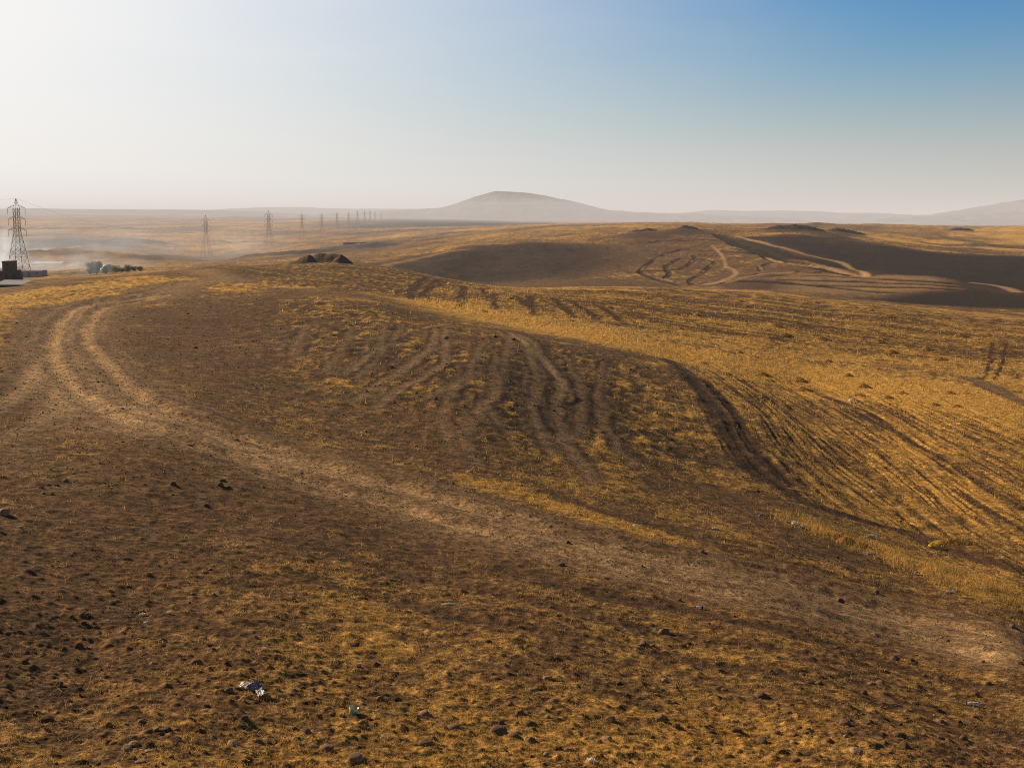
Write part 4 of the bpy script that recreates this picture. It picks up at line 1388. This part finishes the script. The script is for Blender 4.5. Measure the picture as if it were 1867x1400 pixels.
an = rng.random(n) * 6.28
c, s = np.cos(an)[:, None], np.sin(an)[:, None]
Vx = Vv[..., 0] * c - Vv[..., 1] * s; Vy = Vv[..., 0] * s + Vv[..., 1] * c
Vv = np.stack([Vx + X[:, None], Vy + Y[:, None], Vv[..., 2] + Z[:, None] + size[:, None] * .12], 2).reshape(-1, 3)
Tt = (it[None] + (np.arange(n) * len(iv))[:, None, None]).reshape(-1, 3)
tone_v = np.repeat(rng.random(n), len(iv))
# finer grit: little eight-sided grains
ov = np.array([(1, 0, 0), (-1, 0, 0), (0, 1, 0), (0, -1, 0), (0, 0, 1), (0, 0, -1)]) * .5
of = np.array([(0, 2, 4), (2, 1, 4), (1, 3, 4), (3, 0, 4), (2, 0, 5), (1, 2, 5), (3, 1, 5), (0, 3, 5)])
X, Y = scatter(330000, 11, 95, 1.1)
gn = fbm(X / .8, Y / .9, 3, 133)
keep = rng.random(len(X)) < np.clip(.22 + 1.1 * gn - .25 * sample(straw, X, Y) + .15 * sample(track, X, Y), .02, 1)
X, Y = X[keep], Y[keep]
n = len(X); Z = sample(GZ, X, Y)
size = (.010 + .022 * rng.random(n) ** 4) * np.clip(Y / 20, .8, 2.4)
Gv = ov[None] * (1 + .4 * rng.normal(size=(n, 6, 1)).clip(-1.2, 1.2)) * size[:, None, None]
an = rng.random(n) * 6.28
c, s = np.cos(an)[:, None], np.sin(an)[:, None]
Gv = np.stack([Gv[..., 0] * c - Gv[..., 1] * s + X[:, None], Gv[..., 0] * s + Gv[..., 1] * c + Y[:, None], Gv[..., 2] * .8 + Z[:, None] + size[:, None] * .1], 2).reshape(-1, 3)
Gt = (of[None] + (np.arange(n) * 6)[:, None, None]).reshape(-1, 3) + len(Vv)
tone_v = np.concatenate([tone_v, np.repeat(rng.random(n) ** .8, 6)])
me = mesh_np('gravel', np.concatenate([Vv, Gv]), np.concatenate([Tt, Gt]), MAT['gravel'], False)
at_ = me.attributes.new('tone', 'FLOAT', 'POINT')
at_.data.foreach_set('value', tone_v.astype(np.float32))
o = link('gravel', me)
tag(o, 'crumbs of brown soil and gravel scattered over the slope', 'gravel', kind='stuff')


# ------------------------------------------------------------------ dry grass and stubble
def blades(X, Y, length, width, lean, tone, droop=0.3):
    n = len(X)
    Z = sample(GZ, X, Y) - 0.01
    a = rng.random(n) * 2 * PI
    dx, dy = np.cos(a), np.sin(a)
    b = rng.random(n) * 2 * PI
    wx, wy = np.cos(b) * width / 2, np.sin(b) * width / 2
    hz = length * np.cos(lean); hr = length * np.sin(lean)
    P0 = np.stack([X - wx, Y - wy, Z], 1); P1 = np.stack([X + wx, Y + wy, Z], 1)
    P2 = np.stack([X + dx * hr, Y + dy * hr, Z + hz], 1)
    Vb = np.stack([P0, P1, P2], 1).reshape(-1, 3)
    return Vb, np.repeat(tone, 3, 0)


parts_v, parts_c = [], []
# short stubble close to the camera
X, Y = scatter(2000000, 11.0, 75, 1.15)
sv = sample(straw, X, Y); tv = sample(track, X, Y)
tuft = fbm(X / .35, Y / .35, 2, 141)
p = np.clip((sv - .31) * 1.35 + .75 * tuft, 0, 1) * np.clip(1 - 2.6 * tv, 0, 1)
keep = rng.random(len(X)) < p
X, Y, sv, tuft = X[keep], Y[keep], sv[keep], tuft[keep]
n = len(X)
scl = np.clip(Y / 24, .75, 1.45)
L = (0.025 + 0.06 * rng.random(n) ** 1.5) * (0.7 + .8 * np.clip(tuft + .4, 0, 1)) * scl
Wd = (0.006 + .006 * rng.random(n)) * scl
lean = .35 + rng.random(n) * 1.1
tone = np.stack([np.clip(.50 + .5 * tuft + .40 * rng.normal(size=n), 0, 1), (rng.random(n) < .06) * rng.random(n), (rng.random(n) < .05) * .6, np.ones(n)], 1)
v, c_ = blades(X, Y, L, Wd, lean, tone)
parts_v.append(v); parts_c.append(c_)
# long pale stalks
X, Y = scatter(2200, 11.5, 40, 1.0)
n = len(X)
v, c_ = blades(X, Y, .10 + .16 * rng.random(n), .006 + .004 * rng.random(n), .9 + .6 * rng.random(n), np.stack([np.ones(n), .7 + .3 * rng.random(n), np.zeros(n), np.ones(n)], 1))
parts_v.append(v); parts_c.append(c_)
# bushier tufts on the golden side, the knoll and the bank
X, Y = scatter(420000, 34, 175, 1.0)
gv = sample(gold, X, Y); kv = sample(knoll, X, Y); sv = sample(straw, X, Y); bv = sample(bank, X, Y)
tuft = fbm(X / 1.1, Y / 1.1, 3, 143)
p = np.clip((sv - .42) * .9 + .8 * tuft, 0, 1) * np.clip(gv + .45 * kv + bv, 0, 1)
keep = rng.random(len(X)) < p
X, Y, tuft, bv = X[keep], Y[keep], tuft[keep], bv[keep]
n = len(X)
L = (0.08 + .16 * rng.random(n)) * (.5 + 1.2 * np.clip(tuft, 0, 1)) * np.clip(Y / 60, .8, 2.0)
Wd = (0.02 + .02 * rng.random(n)) * np.clip(Y / 60, .7, 2.6)
tone = np.stack([np.clip(.55 + .3 * rng.normal(size=n), 0, 1), (rng.random(n) < .10) * rng.random(n), np.zeros(n), np.ones(n)], 1)
v, c_ = blades(X, Y, L, Wd, rng.random(n) * 1.0, tone)
parts_v.append(v); parts_c.append(c_)
# tall grass of the bank
X, Y = scatter(160000, 30, 60, 1.0)
bv = sample(bank, X, Y); tuft = fbm(X / .9, Y / .9, 2, 151)
keep = rng.random(len(X)) < np.clip(bv * (.25 + 1.6 * tuft), 0, 1)
X, Y, tuft = X[keep], Y[keep], tuft[keep]
n = len(X)
tone = np.stack([np.clip(.5 + .3 * rng.normal(size=n), 0, 1), .2 * rng.random(n), np.clip(.35 + 1.2 * fbm(X / 2, Y / 2, 1, 153), 0, .8), np.ones(n)], 1)
v, c_ = blades(X, Y, (.18 + .25 * rng.random(n)) * (.6 + tuft.clip(0, 1)), .014 + .012 * rng.random(n), rng.random(n) * .7, tone)
parts_v.append(v); parts_c.append(c_)
Vb = np.concatenate(parts_v); Cb = np.concatenate(parts_c).astype(np.float32)
me = mesh_np('dry_grass', Vb, np.arange(len(Vb)).reshape(-1, 3), MAT['straw'], False)
att = me.attributes.new('tone', 'FLOAT_COLOR', 'POINT')
att.data.foreach_set('color', Cb.ravel())
o = link('dry_grass', me)
tag(o, 'short golden dry grass and stubble over the slope', 'grass', kind='stuff')

# ------------------------------------------------------------------ little straw heaps in the field
def heap_mesh(seed):
    r = np.random.default_rng(seed)
    n1, n2 = 22, 9
    vs = [(0, 0, .42)]
    for j in range(1, n2):
        for i in range(n1):
            a = 2 * PI * i / n1; q_ = j / (n2 - 1)
            rad = q_ * (1 + .18 * math.sin(2 * a + seed) + .1 * r.normal())
            vs.append((rad * math.cos(a), rad * math.sin(a) * .7, .42 * (1 - q_ ** 1.5) + .05 * r.normal() * (1 - q_) - .06 * q_))
    fs = [(0, 1 + i, 1 + (i + 1) % n1) for i in range(n1)]
    tri = []
    for j in range(n2 - 2):
        for i in range(n1):
            a, b = 1 + j * n1 + i, 1 + j * n1 + (i + 1) % n1
            tri += [(a, a + n1, b), (b, a + n1, b + n1)]
    fs += tri
    for _ in range(340):                 # bristling straws
        a = r.random() * 2 * PI; q_ = math.sqrt(r.random()) * .95
        p = Vector((q_ * math.cos(a), q_ * .7 * math.sin(a), .42 * (1 - q_ ** 1.5) - .03))
        d = Vector((r.normal() * .6, r.normal() * .6, .7 + .3 * r.random())).normalized() * r.uniform(.08, .24)
        w_ = Vector((r.normal(), r.normal(), 0)).normalized() * .016
        k = len(vs)
        vs += [tuple(p - w_), tuple(p + w_), tuple(p + d)]
        fs.append((k, k + 1, k + 2))
    me = bpy.data.meshes.new('straw_tuft')
    me.from_pydata(vs, [], fs)
    me.materials.append(MAT['straw'])
    at = me.attributes.new('tone', 'FLOAT_COLOR', 'POINT')
    col = np.zeros((len(vs), 4), np.float32); col[:, 3] = 1
    col[:, 0] = np.clip(.65 + .3 * r.normal(size=len(vs)), 0, 1); col[:, 2] = .05
    at.data.foreach_set('color', col.ravel())
    me.update()
    return me


heaps = [heap_mesh(i) for i in range(5)]
heap_px = [(1588, 567, 16), (1618, 578, 18), (1488, 553, 12), (1560, 561, 9), (1348, 550, 15), (1413, 595, 22), (1432, 611, 20), (1497, 620, 24), (1601, 625, 26), (1624, 643, 24), (1689, 637, 20), (1751, 614, 22), (1800, 611, 12), (1830, 609, 10), (1280, 662, 16), (1348, 643, 16), (1390, 683, 22), (1325, 682, 16), (1455, 694, 26), (1462, 711, 28), (1546, 686, 20), (1575, 707, 24), (1566, 722, 24), (1510, 660, 16), (1644, 718, 20), (1731, 718, 20), (1761, 718, 18), (1618, 726, 22), (1744, 741, 18), (1702, 739, 24), (1601, 674, 16), (1715, 656, 24), (1850, 690, 16), (880, 568, 14), (930, 545, 12), (985, 548, 14), (835, 558, 12), (1180, 545, 12), (1110, 560, 12), (1040, 585, 14), (1240, 600, 14), (1300, 610, 14), (1150, 585, 12), (1360, 560, 12), (1270, 575, 14)]
for i, (px, py, w_) in enumerate(heap_px):
    x, y_ = ground_at(px, py)
    s = w_ / F * y_ * .68
    o = link('straw_tuft', heaps[i % 5], None, (x, y_, zat(x, y_) - .02))
    o.rotation_euler = (0, 0, random.uniform(-.6, .6))
    o.scale = (s, s, s * random.uniform(.8, 1.25))
    tag(o, 'low bristly tuft of straw dotting the golden field', 'straw tuft', 'straw tufts in the golden field')
# dark bush on the bank
x, y_ = ground_at(1740, 992)
o = link('straw_tuft', heaps[2], None, (x, y_, zat(x, y_)))
o.scale = (.95, .5, .48)
tag(o, 'largest straw tuft, leaning over the gully with a dark shadow below', 'straw tuft')
for px, py, s, lab in ((1542, 989, .34, 'small olive bush above the gully-side bank, near the mint bag'), (1568, 997, .30, 'pale golden bush next to the small olive one')):
    x, y_ = ground_at(px, py)
    o = link('dry_bush', heaps[1], None, (x, y_, zat(x, y_)))
    o.scale = (s, s, s * 1.3)
    tag(o, lab, 'bush')


# ------------------------------------------------------------------ litter
def crumpled(name, seed, size, mat, amp=.35, nu=26, nv=18, fold=1.0):
    """A crumpled sheet folded over itself."""
    u_, v_ = np.meshgrid(np.linspace(-.5, .5, nu), np.linspace(-.5, .5, nv), indexing='ij')
    n1 = fbm(u_ * 3 + seed, v_ * 3, 2, seed); n2 = fbm(u_ * 3 - seed, v_ * 3, 2, seed + 1); n3 = 1 - 2 * np.abs(fbm(u_ * 2.4, v_ * 2.8 + seed, 2, seed + 2))
    x = u_ * size[0] + n1 * amp * size[0] * .4
    y_ = v_ * size[1] + n2 * amp * size[1] * .6
    z = size[2] * (.35 + .65 * n3) * (1 - (2 * np.abs(u_)) ** 3 * .6) * fold
    z = np.maximum(z, .004)
    V_ = np.stack([x, y_, z], 2).reshape(-1, 3)
    i = (np.arange(nu - 1)[:, None] * nv + np.arange(nv - 1)[None]).ravel()
    return mesh_np(name, V_, np.stack([i, i + 1, i + nv + 1, i + nv], 1), MAT[mat], False)


def put(o, px, py, rz=0.0, dz=0.01, rx=0.0, ry=0.0):
    x, y_ = ground_at(px, py)
    o.location = (x, y_, zat(x, y_) + dz)
    o.rotation_euler = (rx, ry, rz)
    return y_


# white rag with a dark pouch
rag = empty('crumpled_wrapper')
put(rag, 465, 1262, 0)
rag.scale = (1.4, 1.4, 1.4)
tag(rag, 'bright white crumpled wrapper with a grey pouch, lying on the stubble', 'litter')
me = crumpled('white_film', 5, (.21, .08, .035), 'white_plastic', .16)
me.polygons.foreach_set('use_smooth', [True] * len(me.polygons))
o = link('white_film', me, rag, (-.07, .07, .015)); o.rotation_euler = (.25, 0, -.35)
me = crumpled('white_strip', 6, (.21, .065, .03), 'white_plastic', .18)
me.polygons.foreach_set('use_smooth', [True] * len(me.polygons))
o = link('white_strip', me, rag, (.045, -.035, .01)); o.rotation_euler = (.2, 0, -1.15)
me = crumpled('grey_pouch', 8, (.13, .10, .07), 'grey_plastic', .3)
o = link('grey_pouch', me, rag, (-.005, .04, .012)); o.rotation_euler = (.1, 0, -.5)


def lathe(profile, seg=20):
    vs, fs = [], []
    for (r, x) in profile:
        for i in range(seg):
            a = 2 * PI * i / seg
            vs.append((x, r * math.cos(a), r * math.sin(a)))
    for j in range(len(profile) - 1):
        for i in range(seg):
            fs.append((j * seg + i, j * seg + (i + 1) % seg, (j + 1) * seg + (i + 1) % seg, (j + 1) * seg + i))
    fs.append(tuple(range(seg))[::-1]); fs.append(tuple((len(profile) - 1) * seg + i for i in range(seg)))
    return vs, fs


def part(name, vs, fs, mat, parent, smooth=True):
    me = bpy.data.meshes.new(name)
    me.from_pydata(vs, [], fs); me.materials.append(MAT[mat])
    me.polygons.foreach_set('use_smooth', [smooth] * len(fs)); me.update()
    return link(name, me, parent)


def bottle(px, py, rz, label, cap='blue_plastic', band=True, s=1.0, body='clear', crush=1.0):
    b = empty('plastic_bottle')
    y_ = put(b, px, py, rz, .028 * s)
    b.scale = (s, s, s * crush)
    tag(b, label, 'bottle', 'plastic bottles thrown away on the slope')
    vs, fs = lathe([(.026, -.105), (.032, -.10), (.033, -.08), (.0305, -.07), (.033, -.06), (.033, -.02), (.0305, -.01), (.033, 0), (.033, .04), (.028, .06), (.018, .082), (.0125, .092), (.0125, .102)])
    part('body', vs, fs, body, b)
    if cap:
        vs, fs = lathe([(.0145, .097), (.0155, .099), (.0155, .113), (.0135, .116)])
        part('cap', vs, fs, cap, b)
    if band:
        vs, fs = lathe([(.0338, -.055), (.0340, -.052), (.0340, -.022), (.0338, -.019)])
        part('label_band', vs, fs, 'blue_plastic' if band == 'blue' else 'white_plastic', b)
    return b


bottle(1773, 1285, PI - .15, 'clear plastic bottle with a dark blue cap, lying among stones', 'blue_plastic', 'white')
bottle(1277, 1109, PI - .15, 'clear plastic bottle with a dark blue band, lying below the dirt road', 'blue_plastic', 'blue')
bottle(1733, 1080, PI - .1, 'crushed clear bottle on bare ground below the grassy bank', None, None, 1.1, 'clear', .7)
bottle(1792, 1075, PI - .3, 'whitish clear bottle caught in the grassy bank', 'lilac_plastic', 'white', 1.1)

# pale green cup
cup = empty('plastic_cup')
put(cup, 644, 1301, .1, .0)
tag(cup, 'pale green broken plastic cup standing in the stubble', 'cup')
cs_ = 24; vs, fs = [], []
prof = [(.050, 0.0), (.052, .004), (.058, .05), (.062, .095), (.060, .095), (.050, .008)]
for r, z in prof:
    for i in range(cs_):
        a = 2 * PI * i / cs_
        zz = z * (1 - (.25 if 2 < i < 8 and z > .06 else 0))
        vs.append((r * math.cos(a), r * math.sin(a), zz))
for j in range(len(prof) - 1):
    for i in range(cs_):
        fs.append((j * cs_ + i, j * cs_ + (i + 1) % cs_, (j + 1) * cs_ + (i + 1) % cs_, (j + 1) * cs_ + i))
fs.append(tuple(range(cs_))[::-1])
o = part('cup_wall', vs, fs, 'green_plastic', cup)
o.rotation_euler = (.12, .15, 0)
m = MB()
for i in range(12):
    a0, a1 = 2 * PI * i / 12 * .25 - .5, 2 * PI * (i + 1) / 12 * .25 - .5
    m.bar((.0635 * math.cos(a0), .0635 * math.sin(a0), .093), (.0635 * math.cos(a1), .0635 * math.sin(a1), .093), .006)
o = m.build('rim', MAT['teal_plastic'], cup); o.rotation_euler = (.12, .15, 0)

bags = [  # px, py, size, material, rz, label
    (1448, 957, (.22, .12, .13), 'white_plastic', .6, 'white crumpled bag scrap standing up on the slope above the road'),
    (1461, 962, (.14, .10, .08), 'white_plastic', -.4, 'smaller white scrap touching the standing white bag'),
    (1590, 980, (.46, .20, .10), 'green_plastic', -.25, 'pale mint green bag lying at the foot of the gully'),
    (1706, 1000, (.44, .22, .20), 'yellow_plastic', -.2, 'bright yellow bag under the straw tuft at the gully'),
    (1588, 1013, (.26, .12, .07), 'lilac_plastic', -.2, 'flat lilac wrapper between the bushes of the bank'),
    (1388, 942, (.18, .10, .09), 'teal_plastic', .3, 'small teal wrapper in the streaked grass'),
    (1303, 964, (.17, .09, .04), 'white_plastic', .1, 'flat white scrap next to a golden grass patch'),
    (1159, 960, (.15, .10, .07), 'white_plastic', .1, 'small white scrap at the tip of the golden strip by the road'),
    (1553, 733, (.42, .26, .22), 'white_plastic', -.2, 'white bag in the open golden field'),
    (820, 1102, (.26, .07, .03), 'white_plastic', .05, 'thin pale strip of paper on the streaked ground'),
    (262, 1122, (.14, .08, .04), 'white_plastic', 0, 'white torn paper on the brown slope'),
    (267, 1136, (.07, .05, .03), 'white_plastic', .5, 'tiny white shred just below the torn paper'),
    (309, 1118, (.08, .05, .03), 'white_plastic', .5, 'tiny pale shred next to the torn paper'),
    (698, 1347, (.06, .05, .05), 'white_plastic', .2, 'tiny white crumb of plastic below the pale green cup'),
    (1078, 1390, (.12, .08, .05), 'white_plastic', -.3, 'white scrap at the lower edge among brown stones'),
    (257, 543, (.28, .20, .26), 'white_plastic', 0, 'white bag in the stubble beside the upper bend of the road'),
    (503, 526, (.30, .2, .26), 'white_plastic', 0, 'white speck of a bag on the crest by a dark scar'),
    (818, 520, (.36, .25, .3), 'white_plastic', 0, 'white bag on the shaded back slope beside the field'),
    (1593, 898, (.22, .14, .10), 'white_plastic', 0, 'small white scrap on the streaked golden slope'),
    (1672, 1047, (.16, .10, .09), 'lilac_plastic', 0, 'pale wrapper in the tall grass of the bank'),
]
for i, (px, py, sz, mt, rz, lab) in enumerate(bags):
    me = crumpled('plastic_scrap', 30 + 3 * i, sz, mt, .35)
    o = link('plastic_scrap', me)
    put(o, px, py, rz, .005)
    tag(o, lab, 'litter', 'litter scattered over the slope')
# dark scar on the crest
m = stroke([(458, 527), (500, 527), (545, 530)], .01, ymin=80)

# ------------------------------------------------------------------ smoke and haze
def smoke_obj(name, px, py, Y, rx, ry, rz, dens, label, scale=.06, col=(.96, .93, .90), glow=0.0, tilt=0.0):
    m, nt = new_mat(name)
    N = NT(nt)
    P = N.coord('Object')
    ln = N.n('ShaderNodeVectorMath', operation='LENGTH')
    N.link(P, ln.inputs[0])
    fall = N.smooth(ln.outputs['Value'], 1.0, 0.15)
    mp = N.n('ShaderNodeMapping')
    N.link(P, mp.inputs[0])
    mp.inputs['Scale'].default_value = (rx * scale, ry * scale, rz * scale)
    nz = N.noise(mp.outputs[0], 1.0, 4, 0.6, 0.6)
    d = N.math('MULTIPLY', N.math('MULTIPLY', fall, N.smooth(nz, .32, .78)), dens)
    # thin smoke: its own emission stands in for the daylight it would scatter
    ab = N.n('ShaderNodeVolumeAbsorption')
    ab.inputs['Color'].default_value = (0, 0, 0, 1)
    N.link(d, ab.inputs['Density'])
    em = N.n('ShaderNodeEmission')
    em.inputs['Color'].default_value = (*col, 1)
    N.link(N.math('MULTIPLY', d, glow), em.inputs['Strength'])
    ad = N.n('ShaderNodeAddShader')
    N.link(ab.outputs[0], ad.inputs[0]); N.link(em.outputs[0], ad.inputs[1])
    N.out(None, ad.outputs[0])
    bm = bmesh.new()
    bmesh.ops.create_icosphere(bm, subdivisions=3, radius=1)
    me = bpy.data.meshes.new(name); bm.to_mesh(me); bm.free()
    me.materials.append(m)
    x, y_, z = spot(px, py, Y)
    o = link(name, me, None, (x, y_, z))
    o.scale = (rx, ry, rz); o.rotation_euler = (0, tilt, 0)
    tag(o, label, 'smoke', kind='stuff')


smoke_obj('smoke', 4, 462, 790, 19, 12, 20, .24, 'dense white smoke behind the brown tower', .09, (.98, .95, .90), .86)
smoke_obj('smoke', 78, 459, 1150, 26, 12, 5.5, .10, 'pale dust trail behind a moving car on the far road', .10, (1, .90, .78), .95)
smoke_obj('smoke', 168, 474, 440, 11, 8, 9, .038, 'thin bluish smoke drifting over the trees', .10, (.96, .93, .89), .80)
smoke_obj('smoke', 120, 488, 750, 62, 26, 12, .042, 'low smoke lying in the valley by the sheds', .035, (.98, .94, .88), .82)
smoke_obj('smoke', 190, 450, 1150, 230, 150, 30, .0048, 'wide thin veil of haze with added sun glare over the valley floor', .012, (1, .94, .88), .84)  # glowing veil added to wash out the plain like sun glare
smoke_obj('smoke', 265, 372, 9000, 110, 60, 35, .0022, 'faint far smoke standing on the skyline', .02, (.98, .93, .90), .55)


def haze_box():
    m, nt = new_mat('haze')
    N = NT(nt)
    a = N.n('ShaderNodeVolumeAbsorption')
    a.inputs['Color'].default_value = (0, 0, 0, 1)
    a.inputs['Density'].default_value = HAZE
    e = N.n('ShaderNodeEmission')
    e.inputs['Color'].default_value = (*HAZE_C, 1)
    e.inputs['Strength'].default_value = HAZE  # emission replaces the sunlight that haze would scatter
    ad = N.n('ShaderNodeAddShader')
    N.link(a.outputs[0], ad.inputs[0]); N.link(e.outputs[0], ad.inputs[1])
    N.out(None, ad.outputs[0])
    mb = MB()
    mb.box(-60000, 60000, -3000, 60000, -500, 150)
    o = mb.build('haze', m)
    tag(o, 'warm dusty haze lying over the whole plain', 'haze', kind='stuff')


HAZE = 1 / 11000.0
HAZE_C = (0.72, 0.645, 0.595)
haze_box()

# ------------------------------------------------------------------ light
SUN_AZ = math.radians(-54)        # from straight ahead, towards the left
SUN_EL = math.radians(27)
sd = bpy.data.lights.new('sun', 'SUN')
sd.energy = 5.0
sd.angle = math.radians(0.53)
sd.color = (1.0, 0.80, 0.54)
sun = bpy.data.objects.new('sun', sd)
C.objects.link(sun)
dirv = Vector((math.sin(SUN_AZ) * math.cos(SUN_EL), math.cos(SUN_AZ) * math.cos(SUN_EL), math.sin(SUN_EL)))
sun.rotation_euler = (-dirv).to_track_quat('-Z', 'Y').to_euler()

world = bpy.data.worlds.new('World')
sc.world = world
world.use_nodes = True
nt = world.node_tree
for n_ in list(nt.nodes):
    nt.nodes.remove(n_)
N = NT(nt)
sky = N.n('ShaderNodeTexSky', sky_type='NISHITA')
sky.sun_disc = False
sky.sun_elevation = SUN_EL
sky.sun_rotation = SUN_AZ            # measured from +Y, clockwise seen from above
sky.air_density = 1.3
sky.dust_density = 0.6
sky.ozone_density = 3.0
# dust in the air: paler towards the horizon and round the sun
D = N.coord('Generated')
sx = N.n('ShaderNodeSeparateXYZ'); N.link(D, sx.inputs[0])
dt = N.n('ShaderNodeVectorMath', operation='DOT_PRODUCT')
N.link(D, dt.inputs[0]); dt.inputs[1].default_value = dirv
elev = N.math('MAXIMUM', sx.outputs[2], 0.0)
near = N.math('POWER', 2.718, N.math('MULTIPLY', N.math('POWER', N.math('DIVIDE', elev, 0.092), 1.8), -1.0))
wisp = N.n('ShaderNodeMapping'); N.link(D, wisp.inputs[0]); wisp.inputs['Scale'].default_value = (1.0, 1.0, 5.0)
wn = N.noise(wisp.outputs[0], 2.6, 5, 0.55, 0.4)
glow = N.smooth(N.math('ADD', dt.outputs['Value'], N.math('MULTIPLY', N.math('SUBTRACT', wn, 0.5), 0.12)), 0.31, 0.88)
glow = N.math('MULTIPLY', glow, N.smooth(elev, 0.42, 0.14))
dust = N.math('ADD', N.math('MULTIPLY', near, 0.97), glow, clamp=True)
dust = N.math('SUBTRACT', N.math('ADD', near, glow), N.math('MULTIPLY', near, glow), clamp=True)
hz = N.mix(N.smooth(dt.outputs['Value'], 0.2, 0.92), (5.6, 5.4, 5.1), (10.2, 9.95, 9.65))
hs = N.n('ShaderNodeHueSaturation')
hs.inputs['Saturation'].default_value = 1.25
hs.inputs['Value'].default_value = 1.0
N.link(sky.outputs[0], hs.inputs['Color'])
clean = N.mix(1.0, hs.outputs[0], N.mix(N.smooth(elev, 0.16, 0.45), (0.01, 0.53, 0.99), (0.22, 0.235, 0.24)), 'MULTIPLY')
skyc = N.mix(dust, clean, hz)
bg = N.n('ShaderNodeBackground')
N.link(skyc, bg.inputs['Color'])
bg.inputs['Strength'].default_value = 0.10
wo = N.n('ShaderNodeOutputWorld')
N.link(bg.outputs[0], wo.inputs[0])

sc.view_settings.view_transform = 'Standard'
sc.view_settings.look = 'None'
sc.view_settings.exposure = 0
sc.view_settings.gamma = 1
sc.render.engine = 'CYCLES'
sc.cycles.use_denoising = False
sc.cycles.filter_width = 1.05
sc.cycles.max_bounces = 5
sc.cycles.diffuse_bounces = 2
sc.cycles.glossy_bounces = 2
sc.cycles.transmission_bounces = 4
sc.cycles.volume_bounces = 1
sc.cycles.transparent_max_bounces = 8
sc.cycles.volume_step_rate = 2.0
